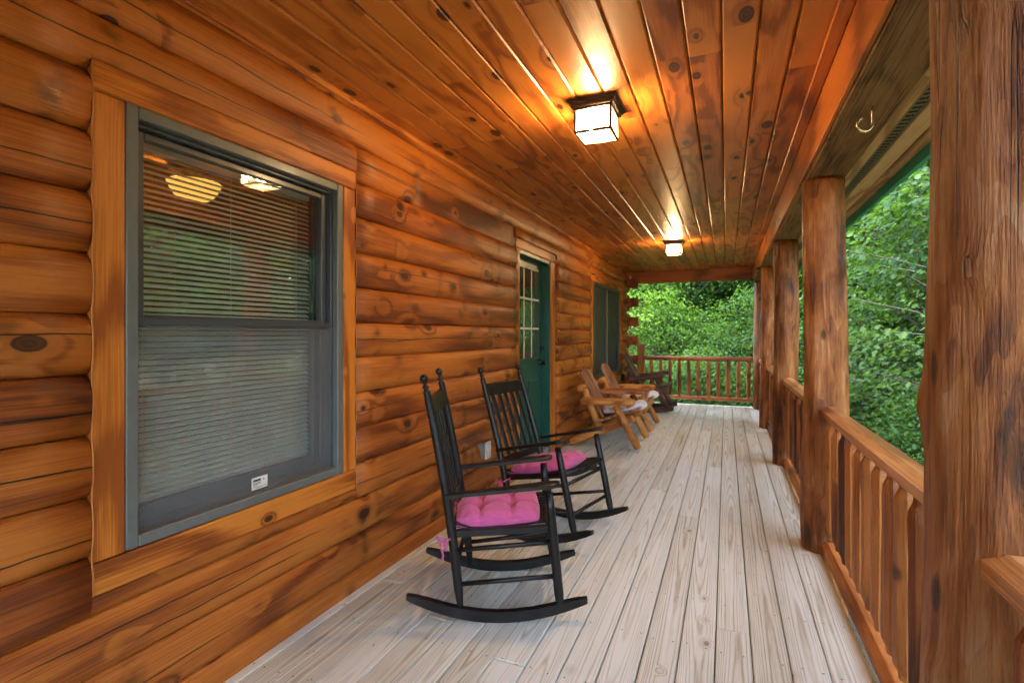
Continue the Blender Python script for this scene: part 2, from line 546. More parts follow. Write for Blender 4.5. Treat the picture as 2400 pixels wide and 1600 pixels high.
M['post'] = post_mat()
M['black'] = plain('black_paint', (0.0075, 0.0078, 0.0085), 0.36, var=0.35, scale=14, bumpk=0.25, spec=0.36)
M['grey_frame'] = plain('window_frame_grey', (0.125, 0.140, 0.137), 0.45, var=0.05, coat=0.1)
M['slate'] = plain('sash_slate', (0.055, 0.066, 0.075), 0.42, var=0.08, coat=0.1)
M['slate2'] = plain('sill_slate', (0.070, 0.076, 0.086), 0.5, var=0.12)
M['green'] = plain('door_green', (0.008, 0.080, 0.058), 0.42, var=0.10, scale=6, coat=0.15)
M['fascia'] = plain('fascia_green', (0.025, 0.42, 0.25), 0.5, var=0.05)
M['white'] = plain('white_vinyl', (0.72, 0.72, 0.70), 0.45, var=0.03)
M['slat'] = plain('blind_slat', (0.82, 0.83, 0.82), 0.45, var=0.03)
M['bronze'] = plain('dark_bronze', (0.055, 0.042, 0.030), 0.38, metal=0.6, var=0.15)
M['knob'] = plain('black_knob', (0.02, 0.02, 0.022), 0.3, metal=0.5)
M['brass'] = plain('brass', (0.75, 0.62, 0.36), 0.25, metal=1.0)
M['greybox'] = plain('grey_box', (0.20, 0.20, 0.20), 0.5)
M['caulk'] = plain('amber_caulk', (0.46, 0.17, 0.03), 0.45, var=0.1)
M['darkin'] = plain('vent_dark', (0.010, 0.009, 0.008), 0.8)
M['vent'] = plain('vent_metal', (0.16, 0.13, 0.08), 0.5)
M['chalk'] = plain('blue_chalk', (0.085, 0.075, 0.085), 0.8, var=0.4, scale=40)
M['stain'] = plain('dark_ring_stain', (0.03, 0.018, 0.012), 0.7, var=0.3, scale=30)
M['nail'] = plain('nail_head', (0.05, 0.045, 0.04), 0.5, metal=0.5)


def cloth(name, col, dirt, weave=900.0):
    t = NT(name)
    tc = t.n("ShaderNodeTexCoord")
    mp = t.n("ShaderNodeMapping")
    t.t.links.new(tc.outputs['Object'], mp.inputs[0])
    mp.inputs['Scale'].default_value = (18, 240, 60)
    n = t.noise(mp.outputs[0], 1.0, 4.0, 0.7)
    b = t.noise(tc.outputs['Object'], 9.0, 3.0, 0.6)
    c = t.ramp(n, [(0.3, tuple(x * 0.78 for x in col)), (0.7, tuple(min(1, x * 1.15) for x in col))])
    c = t.mix(t.smooth(b, 0.62, 0.8), c, dirt)
    nd = t.pbr(c, 0.85, t.bump(n, 0.5, 0.002), spec=0.2)
    nd.inputs['Sheen Weight'].default_value = 0.25
    return t.m


M['pink'] = cloth('pink_cotton', (0.50, 0.095, 0.25), (0.33, 0.05, 0.16))
M['whitecloth'] = cloth('pale_grey_cotton', (0.60, 0.61, 0.66), (0.42, 0.42, 0.46))


def glass(name, ior=1.75, tint=(1, 1, 1), rough=0.0):
    t = NT(name)
    fr = t.n("ShaderNodeFresnel")
    fr.inputs[0].default_value = ior
    tr = t.n("ShaderNodeBsdfTransparent")
    t.set(tr.inputs[0], tint)
    gl = t.n("ShaderNodeBsdfGlossy")
    gl.inputs['Roughness'].default_value = rough
    tc = t.n("ShaderNodeTexCoord")
    t.set(gl.inputs['Normal'], t.bump(t.noise(tc.outputs['Object'], 3.0, 1.0), 0.02, 0.02))
    mx = t.n("ShaderNodeMixShader")
    ge = t.n("ShaderNodeNewGeometry")
    t.set(mx.inputs[0], t.math('MULTIPLY', fr.outputs[0], t.math('SUBTRACT', 1.0, ge.outputs['Backfacing'])))
    t.t.links.new(tr.outputs[0], mx.inputs[1])
    t.t.links.new(gl.outputs[0], mx.inputs[2])
    t.t.links.new(mx.outputs[0], t.out.inputs[0])
    return t.m


M['glass'] = glass('window_glass', 2.6, (0.86, 0.92, 0.90))


def screen_mat(name, col, alpha):
    t = NT(name)
    tr = t.n("ShaderNodeBsdfTransparent")
    df = t.n("ShaderNodeBsdfPrincipled")
    t.set(df.inputs['Base Color'], col)
    df.inputs['Roughness'].default_value = 0.6
    tc = t.n("ShaderNodeTexCoord")
    fac = t.math('MULTIPLY_ADD', t.noise(tc.outputs['Object'], 5.0, 3.0), 0.16, alpha - 0.08)
    mx = t.n("ShaderNodeMixShader")
    t.set(mx.inputs[0], fac)
    t.t.links.new(tr.outputs[0], mx.inputs[1])
    t.t.links.new(df.outputs[0], mx.inputs[2])
    t.t.links.new(mx.outputs[0], t.out.inputs[0])
    return t.m


M['screen'] = screen_mat('insect_mesh', (0.30, 0.32, 0.34), 0.15)
M['screen_dark'] = screen_mat('insect_mesh_dark', (0.060, 0.072, 0.072), 0.80)


def lantern_glass():
    t = NT('seeded_glass')
    tc = t.n("ShaderNodeTexCoord")
    n = t.noise(tc.outputs['Object'], 40.0, 2.0)
    tr = t.n("ShaderNodeBsdfTransparent")
    t.set(tr.inputs[0], (1, 0.97, 0.92))
    tl = t.n("ShaderNodeBsdfTranslucent")
    t.set(tl.inputs[0], (0.9, 0.86, 0.78))
    gl = t.n("ShaderNodeBsdfGlossy")
    gl.inputs['Roughness'].default_value = 0.08
    m1 = t.n("ShaderNodeMixShader")
    t.set(m1.inputs[0], t.math('MULTIPLY_ADD', n, 0.05, 0.015))
    t.t.links.new(tr.outputs[0], m1.inputs[1])
    t.t.links.new(tl.outputs[0], m1.inputs[2])
    m2 = t.n("ShaderNodeMixShader")
    m2.inputs[0].default_value = 0.06
    t.t.links.new(m1.outputs[0], m2.inputs[1])
    t.t.links.new(gl.outputs[0], m2.inputs[2])
    t.t.links.new(m2.outputs[0], t.out.inputs[0])
    return t.m


def emit(name, col, st):
    t = NT(name)
    e = t.n("ShaderNodeEmission")
    t.set(e.inputs[0], col)
    e.inputs[1].default_value = st
    t.t.links.new(e.outputs[0], t.out.inputs[0])
    return t.m


M['seeded'] = lantern_glass()
M['bulb'] = emit('lit_bulb', (1.0, 0.72, 0.40), 22)
M['amber'] = emit('amber_bowl_lit', (1.0, 0.42, 0.075), 0.105)


def leaf_mat(name, c0, c1, c2, trans=0.35):
    t = NT(name)
    at = t.n("ShaderNodeAttribute")
    at.attribute_name = "rnd"
    oi = t.n("ShaderNodeObjectInfo")
    f = t.math('ADD', at.outputs['Fac'], t.math('MULTIPLY_ADD', oi.outputs['Random'], 0.24, -0.12))
    col = t.ramp(f, [(0.05, c0), (0.5, c1), (0.97, c2)])
    bs = t.n("ShaderNodeBsdfPrincipled")
    t.set(bs.inputs['Base Color'], col)
    bs.inputs['Roughness'].default_value = 0.55
    bs.inputs['Specular IOR Level'].default_value = 0.06
    tl = t.n("ShaderNodeBsdfTranslucent")
    t.set(tl.inputs[0], t.mix(0.45, col, (0.14, 0.30, 0.02)))
    mx = t.n("ShaderNodeMixShader")
    mx.inputs[0].default_value = trans
    t.t.links.new(bs.outputs[0], mx.inputs[1])
    t.t.links.new(tl.outputs[0], mx.inputs[2])
    t.t.links.new(mx.outputs[0], t.out.inputs[0])
    return t.m


M['leaf'] = leaf_mat('leaf_green', (0.0075, 0.0270, 0.0060), (0.0195, 0.0600, 0.0105), (0.0562, 0.1200, 0.0150))
M['leaf_oak'] = leaf_mat('leaf_oak', (0.0062, 0.0209, 0.0078), (0.0136, 0.0387, 0.0147), (0.0313, 0.0654, 0.0188), 0.25)
M['leaf_lime'] = leaf_mat('leaf_lime', (0.0300, 0.0825, 0.0090), (0.0600, 0.1350, 0.0135), (0.1050, 0.1875, 0.0225), 0.4)
M['leaf_deep'] = leaf_mat('leaf_deep', (0.0060, 0.0225, 0.0075), (0.0150, 0.0480, 0.0135), (0.0338, 0.0825, 0.0188), 0.3)


def bark_mat():
    t = NT('bark')
    tc = t.n("ShaderNodeTexCoord")
    mp = t.n("ShaderNodeMapping")
    mp.inputs['Scale'].default_value = (14, 14, 3)
    t.t.links.new(tc.outputs['Object'], mp.inputs[0])
    n = t.noise(mp.outputs[0], 1.0, 5.0, 0.7)
    c = t.ramp(n, [(0.3, (0.014, 0.012, 0.010)), (0.55, (0.045, 0.040, 0.035)), (0.75, (0.10, 0.095, 0.085))])
    t.pbr(c, 0.85, t.bump(n, 0.8, 0.02))
    return t.m


M['bark'] = bark_mat()


def ground_mat():
    t = NT('forest_floor')
    tc = t.n("ShaderNodeTexCoord")
    n = t.noise(tc.outputs['Object'], 0.7, 6.0, 0.65)
    n2 = t.noise(tc.outputs['Object'], 22.0, 3.0, 0.7)
    c = t.ramp(t.math('ADD', t.math('MULTIPLY', n, 0.6), t.math('MULTIPLY', n2, 0.4)), [(0.35, (0.035, 0.025, 0.015)), (0.5, (0.08, 0.055, 0.03)), (0.6, (0.03, 0.07, 0.015)), (0.75, (0.05, 0.11, 0.02))])
    t.pbr(c, 0.9, t.bump(n2, 0.8, 0.05))
    return t.m


M['ground'] = ground_mat()

# ================================================================== THE LARGE STRUCTURE
ZC = 2.585           # ceiling
XW = -1.80           # crest of the wall logs
XG = -1.826          # groove between the logs
Y0, Y1 = -4.8, 10.22
PITCH = 0.1885
POSTS = [(-0.76, 0.580, 0.125), (1.49, 0.592, 0.156), (3.745, 0.572, 0.122), (6.02, 0.575, 0.118), (8.26, 0.572, 0.116), (10.28, 0.565, 0.112)]

# ---- ground
def ground_z(x, y):
    d = max(0.0, x - 0.6) + max(0.0, y - 10.5) * 0.8
    z = -1.15 - 0.10 * d + 0.0016 * d * d
    return max(z, -3.2) + 0.25 * noise.noise(Vector((x * 0.25, y * 0.25, 1.0)))


gv, gf = [], []
GN = 90
for i in range(GN + 1):
    for j in range(GN + 1):
        u, v = i / GN * 2 - 1, j / GN * 2 - 1
        x, y = 2 + 150 * u * abs(u) ** 1.3, 8 + 150 * v * abs(v) ** 1.3
        gv.append((x, y, ground_z(x, y) if abs(x) < 80 and abs(y) < 90 else -1.6))
for i in range(GN):
    for j in range(GN):
        a = i * (GN + 1) + j
        gf.append((a, a + GN + 1, a + GN + 2, a + 1))
tag(add('ground', (gv, gf), M['ground'], smooth=True), kind='structure')

# ---- deck
deck = structure('deck', (0, 4.4, 0))
DP = 0.1425
xe = 0.384
row = 0
nails = []
DY0, DY1 = -4.8, 10.5
x = xe
rows = [(0.386, 0.538)]
while x > -1.88:
    rows.append((x - DP + 0.0026, x - 0.0026))
    x -= DP
KNOWN = {0: [4.25], 1: [4.05], 2: [5.1], 3: [6.2], 4: [5.6]}
for ri, (xa, xb) in enumerate(rows):
    cuts = [DY0]
    if ri in KNOWN:
        cuts += [KNOWN[ri][0] - 3.66] if KNOWN[ri][0] - 3.66 > DY0 + 0.5 else []
        cuts += [KNOWN[ri][0], min(KNOWN[ri][0] + 3.66, DY1 - 0.8)]
    else:
        yy = DY0 + rnd.uniform(0.8, 3.6)
        while yy < DY1 - 0.6:
            cuts.append(yy)
            yy += rnd.choice((3.66, 4.27, 4.88))
    cuts.append(DY1 + rnd.uniform(-0.006, 0.006))
    cuts = sorted(set(cuts))
    for ya, yb in zip(cuts[:-1], cuts[1:]):
        dx = rnd.uniform(-0.0012, 0.0012)
        add('deck_board', box(xb - xa, yb - ya - 0.003, 0.032, 0.004), M['deck'], deck, ((xa + xb) / 2 + dx, (ya + yb) / 2, -0.016 + rnd.uniform(-0.0012, 0.0012)))
    yj = 0.32
    while yj < 9.0:
        for fx in (0.22, 0.78):
            if rnd.random() < 0.85:
                nails.append((xa + (xb - xa) * fx + rnd.uniform(-0.01, 0.01), yj + rnd.uniform(-0.012, 0.012)))
        yj += 0.406
nv, nf = [], []
for (x, y) in nails:
    b0 = len(nv)
    for k in range(7):
        nv.append((x + 0.0038 * math.cos(k * 0.8976), y + 0.0038 * math.sin(k * 0.8976) - 4.4, 0.0022))
    nf.append(tuple(range(b0, b0 + 7)))
o = add('nail_heads', (nv, nf), M['nail'], deck, (0, 4.4, 0))
tag(o, kind='stuff')
add('rim_joist', box(0.04, DY1 - DY0 - 0.1, 0.22, 0.003), M['rail_y'], deck, (0.527, (DY0 + DY1) / 2, -0.145))
add('rim_joist', box(2.3, 0.04, 0.22, 0.003), M['rail_x'], deck, (-0.68, DY1 - 0.05, -0.145))
for yj in np.arange(-4.6, 10.3, 0.8):
    add('joist', box(2.3, 0.04, 0.2), M['rail_x'], deck, (-0.68, float(yj), -0.14))

# ---- ceiling
ceil = structure('porch_ceiling', (-0.7, 4.4, ZC))
CP = 0.1405
cx = 0.122 + 2 * CP
ri = 0
while cx > -1.84:
    xa, xb = cx - CP, cx
    cuts = [Y0]
    yy = Y0 + rnd.uniform(0.5, 3.2)
    while yy < 10.0:
        cuts.append(yy)
        yy += rnd.uniform(1.8, 4.3)
    cuts.append(10.36)
    for ya, yb in zip(cuts[:-1], cuts[1:]):
        w = xb - xa - 0.003
        L = yb - ya - 0.0015
        pr = [(-w / 2, 0.016), (w / 2, 0.016), (w / 2, 0.008), (w / 2 - 0.008, 0), (-w / 2 + 0.008, 0), (-w / 2, 0.008)]
        add('ceiling_board', prism(pr, L), M['ceil'], ceil, ((xa + xb) / 2, (ya + yb) / 2, ZC + rnd.uniform(0, 0.001)))
    cx -= CP
    ri += 1
add('backing', box(2.6, 15.4, 0.02), M['darkin'], ceil, (-0.6, 2.75, ZC + 0.035))
add('edge_trim', box(0.058, 15.0, 0.018, 0.004), M['trim_y'], ceil, (0.4105, 2.85, ZC - 0.010))
add('edge_trim', box(0.022, 15.0, 0.03, 0.006), M['case_y'], ceil, (-1.812, 2.75, ZC - 0.016))

# ---- log cabin wall
cabin = thing('log_cabin', 'log cabin wall of honey-stained half-round pine logs along the left of the porch', 'house', (-1.9, 4.3, 0))
W1 = (0.956, 2.178, 0.535, 2.205)     # casing outer: y0, y1, z0, z1
DR = (4.452, 5.650, -0.05, 2.262)
W2 = (7.31, 9.66, 0.60, 2.235)
JT = [-0.096 + PITCH * k for k in range(0, 16)]
HEAD = (2.735, 4.452)                  # flat dark header piece in one course


def log_profile(zlo, zhi, z0, z1):
    """outer outline points (x, z) of a course z0..z1 clipped to zlo..zhi"""
    pts = []
    n = 15
    for i in range(n):
        z = zlo + (zhi - zlo) * (0.5 - 0.5 * math.cos(math.pi * i / (n - 1)))
        tt = (z - (z0 + z1) / 2) / ((z1 - z0) / 2)
        tt = max(-1, min(1, tt))
        pts.append((XG - 0.006 + (XW - XG + 0.006) * (1 - abs(tt) ** 3.4) ** 0.8, z))
    return pts


def log_piece(segs, z0, z1, seed, name='log', mat=None, flat=False):
    V, F = [], []
    yc = (segs[0][0] + segs[-1][1]) / 2
    zc = (z0 + z1) / 2
    for (ya, yb, zlo, zhi, ca, cb) in segs:
        pr = log_profile(zlo + 0.0012, zhi - 0.0012, z0, z1)
        ring = [(-1.99, pr[0][1])] + pr + [(-1.99, pr[-1][1])]
        m = max(1, int((yb - ya) / 0.16))
        base = len(V)
        for i in range(m + 1):
            y = ya + (yb - ya) * i / m
            for (px, pz) in ring:
                k = 0.0035 * noise.noise(Vector((seed * 3.1, y * 1.6, pz * 6))) + 0.0015 * noise.noise(Vector((seed * 3.1, y * 6, pz * 20)))
                wz = 0.0022 * noise.noise(Vector((seed * 1.7 + 40, y * 1.1, 0)))
                xx = px + (k if px > -1.95 else 0)
                if flat and px > -1.95:
                    xx = XG - 0.006 + 0.25 * (px - XG)
                V.append((xx, y - yc, pz + wz - zc))
        r = len(ring)
        for i in range(m):
            for k in range(r - 1):
                a = base + i * r + k
                F.append((a, a + r, a + r + 1, a + 1))
        if ca:
            F.append(tuple(base + k for k in range(r)))
        if cb:
            F.append(tuple(base + m * r + r - 1 - k for k in range(r)))
    for i in range(len(V)):
        V[i] = (V[i][0] + 1.85, V[i][1], V[i][2])
    o = add(name, (V, F), mat or M['log'], cabin, (-1.85, yc, zc), smooth=False)
    for p in o.data.polygons:
        if len(p.vertices) == 4:
            p.use_smooth = True
    return o


def cut_course(z0, z1, extra):
    """cut [Y0,Y1] by openings fully covering the course; notch where partly covered"""
    segs_all = [(Y0, Y1)]
    full, part = [], []
    for (a, b, c, d) in (W1, DR, W2):
        if c <= z0 + 0.004 and d >= z1 - 0.004:
            full.append((a, b))
        elif d > z0 + 0.004 and c < z1 - 0.004:
            part.append((a, b, c, d))
    pieces = []
    cur = Y0
    for (a, b) in sorted(full):
        pieces.append((cur, a))
        cur = b
    pieces.append((cur, Y1))
    out = []
    for (a, b) in pieces:
        marks = [a] + [e for e in extra if a + 0.3 < e < b - 0.3 and not any(q[0] - 0.05 < e < q[1] + 0.05 for q in part)] + [b]
        for p, q in zip(marks[:-1], marks[1:]):
            segs, c = [], p
            for (pa, pb, pc, pd) in sorted(part):
                if pa >= p and pb <= q:
                    segs.append((c, pa, z0, z1, c == p, True))
                    if pc > z0 + 0.004:
                        segs.append((pa, pb, z0, min(z1, pc), False, False))
                    if pd < z1 - 0.004:
                        segs.append((pa, pb, max(z0, pd), z1, False, False))
                    c = pb
            segs.append((c, q, z0, z1, True, True))
            out.append(segs)
    return out


for k in range(len(JT) - 1):
    z0, z1 = JT[k], JT[k + 1]
    if z0 > ZC:
        break
    extra = []
    if k == 2:
        extra = [3.05]
    elif k in (4, 9):
        extra = [6.6 if k == 4 else -0.4]
    elif k == 12:
        extra = [HEAD[0]]
    for segs in cut_course(z0, min(z1, ZC + 0.05), extra):
        if k == 12 and abs(segs[0][0] - HEAD[0]) < 1e-6:
            e = HEAD[1]
            log_piece([(segs[0][0], e - 0.001, z0, z1, True, True)], z0, z1, 500, 'header_plank', M['log_dark'], flat=True)
            rest = [(max(s[0], e), s[1], *s[2:]) for s in segs if s[1] > e + 0.001]
            rest[0] = rest[0][:4] + (True, rest[0][5])
            log_piece(rest, z0, z1, k * 13 + segs[0][0])
        else:
            log_piece(segs, z0, z1, k * 13 + segs[0][0])

# log ends crossing at the far corner
for k in range(0, 7):
    zc = 0.092 + 0.0 + PITCH * 2 * k + 0.0
    add('crossing_log', box(0.60, 0.15, 0.176, 0.006), M['log_x'], cabin, (-1.91, 10.30, zc))
for k in range(len(JT) - 2):
    zc = (JT[k] + JT[k + 1]) / 2
    if zc > 0.1 and zc < 2.4:
        L = 0.12 + 0.05 * (k % 2)
        add('log_end', tube([(0, -L / 2, 0), (0, L / 2, 0)], 0.088, 14, jit=0.03, seed=k), M['rail_y'], cabin, (-1.885, 10.378 + L / 2, zc))
add('backing_wall', box(0.02, Y1 - Y0 - 0.1, 0.56), M['darkin'], cabin, (-2.06, (Y0 + Y1) / 2, 0.22))

# roof sheet out of view, added to block the sun from the porch
rv = [(1.06, -5.2, 2.55), (1.06, 11.2, 2.55), (-4.2, 11.2, 4.6), (-4.2, -5.2, 4.6), (-9.5, 11.2, 2.55), (-9.5, -5.2, 2.55)]
rv2 = [(x, y, z - 0.03) for x, y, z in rv]
rf = [(0, 1, 2, 3), (3, 2, 4, 5), (7, 6, 9, 8), (8, 9, 11, 10), (1, 0, 6, 7), (0, 3, 9, 6), (3, 5, 11, 9), (5, 4, 10, 11), (4, 2, 8, 10), (2, 1, 7, 8)]
add('roof', ([(x + 1.9, y - 4.3, z) for x, y, z in rv + rv2], rf), M['fascia'], cabin, (-1.9, 4.3, 0))
# gable infill above the ceilings keeps the sun out
add('gable', ([(1.0 + 1.9, 0, 2.62), (-4.2 + 1.9, 0, 4.55), (-9.4 + 1.9, 0, 2.62)], [(0, 1, 2)]), M['beam_x'], cabin, (-1.9, 10.6, 0))
add('gable', ([(1.0 + 1.9, 0, 2.62), (-4.2 + 1.9, 0, 4.55), (-9.4 + 1.9, 0, 2.62)], [(0, 1, 2)]), M['beam_x'], cabin, (-1.9, -4.85, 0))
add('far_wall', box(7.4, 0.14, 2.7), M['log_x'], cabin, (-5.72, 10.13, 1.35))
add('rear_wall', box(0.14, 15.0, 2.9), M['log_dark'], cabin, (-9.4, 2.8, 1.3))
add('near_wall', box(7.4, 0.14, 2.9), M['log_x'], cabin, (-5.72, Y0 + 0.02, 1.3))

# room behind the windows
room = structure('room', (-4.5, 4.3, 0))
add('room_wall', box(0.06, 11.6, 2.8), M['room'], room, (-6.2, 4.3, 1.3))
add('room_wall', box(4.1, 0.06, 3.0), M['room'], room, (-4.12, 0.05, 1.3))
add('room_wall', box(4.1, 0.06, 3.0), M['log_dark'], room, (-4.12, 4.2, 1.3))  # shade inside the room put in as darker wood on this partition
add('room_wall', box(4.1, 0.06, 3.0), M['room'], room, (-4.12, 10.0, 1.3))
add('room_ceiling', box(4.2, 11.7, 0.06), M['ceil'], room, (-4.12, 4.2, 2.78))
add('room_floor', box(4.2, 11.7, 0.06), M['log_dark'], room, (-4.12, 4.2, -0.05))

# ---- front beam, end beam, posts
fb = thing('porch_beam', 'long rough-sawn beam on top of the log posts, orange trim on its inner side', 'beam', (0.574, 4.4, 2.32))
add('timber', box(0.222, 15.1, 0.29, 0.006), M['beam'], fb, (0.574, 2.92, 2.465))
add('trim_board', box(0.020, 14.9, 0.245, 0.003), M['trim_y'], fb, (0.4515, 2.85, 2.4525))
eb = thing('end_beam', 'reddish beam crossing the far end of the porch under the ceiling', 'beam', (-0.65, 10.42, 2.36))
add('timber', box(2.47, 0.16, 0.28, 0.005), M['beam_x'], eb, (-0.785, 10.45, 2.502))
add('bracket', box(0.03, 0.02, 0.13, 0.003), M['white'], eb, (-1.765, 10.345, 2.44))

PLAB = ['log post out of frame behind the camera', 'thick peeled log post in the right foreground with wavy drawknife marks',
        'second log post from the camera, just past the nearest rocking chair', 'third log post from the camera, in line along the deck edge',
        'fourth log post from the camera, knobby at mid height', 'corner log post at the far end of the porch']
posts = []
for i, (py, px, pr) in enumerate(POSTS):
    n, m = (90, 110) if i in (1, 2) else (45, 50)
    z0, z1 = -1.4, 2.318
    V, F = [], []
    bul = [(rnd.uniform(0.2, 2.2), rnd.uniform(0, 6.28)) for _ in range(10)]
    def prad(th, z):
        taper = 1 + 0.055 * (1.0 - z) * 0.6
        r = pr * taper
        q = Vector((math.cos(th) * 1.1 + i * 13, math.sin(th) * 1.1, z * 1.4))
        nf_ = 9
        tp_ = th + 0.55 * noise.noise(Vector((i * 4.4, z * 1.1, 0))) + 0.25 * noise.noise(Vector((i * 4.4, z * 0.7, math.cos(th) * 1.5)))
        lc_ = ((tp_ / (2 * math.pi / nf_)) % 1.0 - 0.5) * 2 * math.pi / nf_
        r *= 0.35 + 0.65 * math.cos(math.pi / nf_) / math.cos(lc_) * 1.03
        r *= 1 + 0.075 * noise.noise(q)
        q2 = Vector((math.cos(th) * 3.2 + i * 13, math.sin(th) * 3.2, z * 2.1))
        s = noise.noise(q2)
        r += 0.004 * (round(s * 5) / 5) + 0.002 * noise.noise(q2 * 3)
        for (bz, bt) in bul:
            dd = ((z - bz) / 0.05) ** 2 + (math.atan2(math.sin(th - bt), math.cos(th - bt)) * pr / 0.04) ** 2
            if dd < 6:
                r += 0.015 * math.exp(-dd)
        if i == 4:
            r += 0.010 * math.exp(-((z - 1.55) / 0.1) ** 2)
        return r
    for a in range(m + 1):
        z = z0 + (z1 - z0) * a / m
        taper = 1 + 0.055 * (1.0 - z) * 0.6
        cxo = 0.020 * noise.noise(Vector((i * 9.1, z * 0.9, 0)))
        cyo = 0.020 * noise.noise(Vector((i * 9.1 + 50, z * 0.9, 0)))
        for b in range(n):
            th = 2 * math.pi * b / n
            r = prad(th, z)
            V.append((cxo + r * math.cos(th), cyo + r * math.sin(th), z))
    for a in range(m):
        for b in range(n):
            b2 = (b + 1) % n
            F.append((a * n + b, a * n + b2, (a + 1) * n + b2, (a + 1) * n + b))
    F.append(tuple(m * n + b for b in range(n)))
    o = add('log_post', (V, F), M['post'], None, (px, py, 0), smooth=True)
    tag(o, PLAB[i], 'post', 'log posts holding the porch roof')
    posts.append(o)

# ---- eave beyond the beam
ev = thing('roof_eave', 'overhanging eave with pale soffit boards, vent strip and green fascia', 'eave', (0.85, 4.4, 2.36))
ZS = 2.37
for (xa, xb) in ((0.688, 0.768), (0.832, 0.926), (0.932, 1.000)):
    add('soffit_board', box(xb - xa, 15.6, 0.018, 0.004), M['soffit'], ev, ((xa + xb) / 2, 2.95, ZS + 0.009))
add('vent_backing', box(0.06, 15.6, 0.004), M['darkin'], ev, (0.80, 2.95, ZS + 0.03))
lv, lf = [], []
ny = 644
for j in range(ny + 1):
    y = -7.8 + 15.6 * j / ny
    for xx in (-0.031, -0.022, -0.001, 0.001, 0.022, 0.031):
        lv.append((xx, y, 0))
for j in range(ny):
    for k in range(5):
        a = j * 6 + k
        solid = k in (0, 2, 4) or (j % 2 == 0)
        if solid:
            lf.append((a, a + 1, a + 7, a + 6))
add('vent_strip', (lv, lf), M['vent'], ev, (0.80, 2.95, ZS + 0.004))
add('fascia_board', box(0.030, 16.2, 0.20, 0.003), M['fascia'], ev, (1.017, 3.0, ZS + 0.040))

# ---- railings
def rail_prof(w, t, seed, pts_y, facets=8):
    pass


def rail_log(axis, a0, a1, w, t, seed):
    """hand-hewn rail with a flattened top: octagonal, slightly uneven"""
    V, F = [], []
    m = max(6, int((a1 - a0) / 0.12))
    n = 8
    for i in range(m + 1):
        s = a0 + (a1 - a0) * i / m
        for k in range(n):
            th = 2 * math.pi * (k + 0.5) / n
            cx_, cz_ = math.cos(th), math.sin(th)
            r = 1.06
            j = 1 + 0.05 * noise.noise(Vector((seed * 5.1 + cx_ * 1.2, cz_ * 1.2, s * 3.0))) 
            u, v = cx_ * r * w / 2 * j, cz_ * r * t / 2 * j
            V.append((u, s, v) if axis == 'Y' else (s, u, v))
    for i in range(m):
        for k in range(n):
            k2 = (k + 1) % n
            q = (i * n + k, i * n + k2, (i + 1) * n + k2, (i + 1) * n + k)
            F.append(q if axis == 'X' else q[::-1])
    F.append(tuple(range(n)))
    F.append(tuple(m * n + n - 1 - k for k in range(n)))
    return V, F


def baluster(seed, h=0.70, r=0.037):
    pts, rad = [], []
    prof = [(0, 0.55), (0.035, 0.62), (0.075, 0.98), (0.12, 1.05), (0.3, 1.0), (0.5, 1.02), (0.7, 0.98), (0.88, 1.04), (0.925, 0.95), (0.965, 0.60), (1.0, 0.55)]
    bx_, by_ = rnd.uniform(-.006, .006), rnd.uniform(-.006, .006)
    for tt, rr in prof:
        s = math.sin(math.pi * tt)
        pts.append((bx_ * s, by_ * s, h * tt))
        rad.append(r * rr)
    return tube(pts, rad, 8, up=(1, 0.42, 0), jit=0.10, seed=seed)


BALS = [mesh('baluster', baluster(s)) for s in range(7)]
RL = ['railing from the foreground post back past the camera', 'railing between the foreground post and the second log post',
      'railing between the second and third log posts', 'railing between the third and fourth log posts', 'railing between the fourth log post and the far corner post']
XR = 0.590
for i in range(5):
    ya, yb = POSTS[i][0] + POSTS[i][2] * 0.75, POSTS[i + 1][0] - POSTS[i + 1][2] * 0.75
    yc = (ya + yb) / 2
    XR = 0.545 if i == 0 else 0.590
    rl = thing('railing', 'stained log ' + RL[i], 'railing', (XR, yc, 0), group='side railings between the posts')
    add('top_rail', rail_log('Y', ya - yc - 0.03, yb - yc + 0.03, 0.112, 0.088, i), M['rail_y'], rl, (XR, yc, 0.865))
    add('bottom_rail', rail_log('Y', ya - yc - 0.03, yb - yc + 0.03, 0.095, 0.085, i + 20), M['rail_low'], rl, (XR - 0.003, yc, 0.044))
    nb = int((yb - ya - 0.1) / 0.158)
    for k in range(nb):
        y = ya + 0.11 + (yb - ya - 0.22) * k / (nb - 1)
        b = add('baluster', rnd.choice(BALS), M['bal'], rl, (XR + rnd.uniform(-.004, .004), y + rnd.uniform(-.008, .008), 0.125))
        b.rotation_euler = (rnd.uniform(-.008, .008), rnd.uniform(-.008, .008), rnd.uniform(-.3, .3))
YR = 10.40
er = thing('railing', 'stained log railing across the far end of the porch with forest behind it', 'railing', (-0.55, YR, 0))
xa, xb = -1.50, 0.50
xc = (xa + xb) / 2
add('top_rail', rail_log('X', xa - xc, xb - xc, 0.10, 0.085, 61), M['rail_x'], er, (xc, YR, 0.885))
add('bottom_rail', rail_log('X', xa - xc, xb - xc, 0.09, 0.075, 62), M['rail_x'], er, (xc, YR, 0.135))
for k in range(11):
    x = -1.365 + 0.1745 * k
    b = add('baluster', rnd.choice(BALS), M['bal'], er, (x, YR + rnd.uniform(-.004, .004), 0.165))
    b.rotation_euler = (0, rnd.uniform(-.012, .012), rnd.uniform(-.3, .3))
add('newel_post', box(0.135, 0.135, 1.18, 0.008), M['bal'], er, (-1.565, YR, 0.57))

# ================================================================== WINDOWS AND DOOR
def boxw(name, y0, y1, z0, z1, x0, x1, mat, parent, b=0.003):
    return add(name, box(x1 - x0, y1 - y0, z1 - z0, b), mat, parent, ((x0 + x1) / 2, (y0 + y1) / 2, (z0 + z1) / 2))


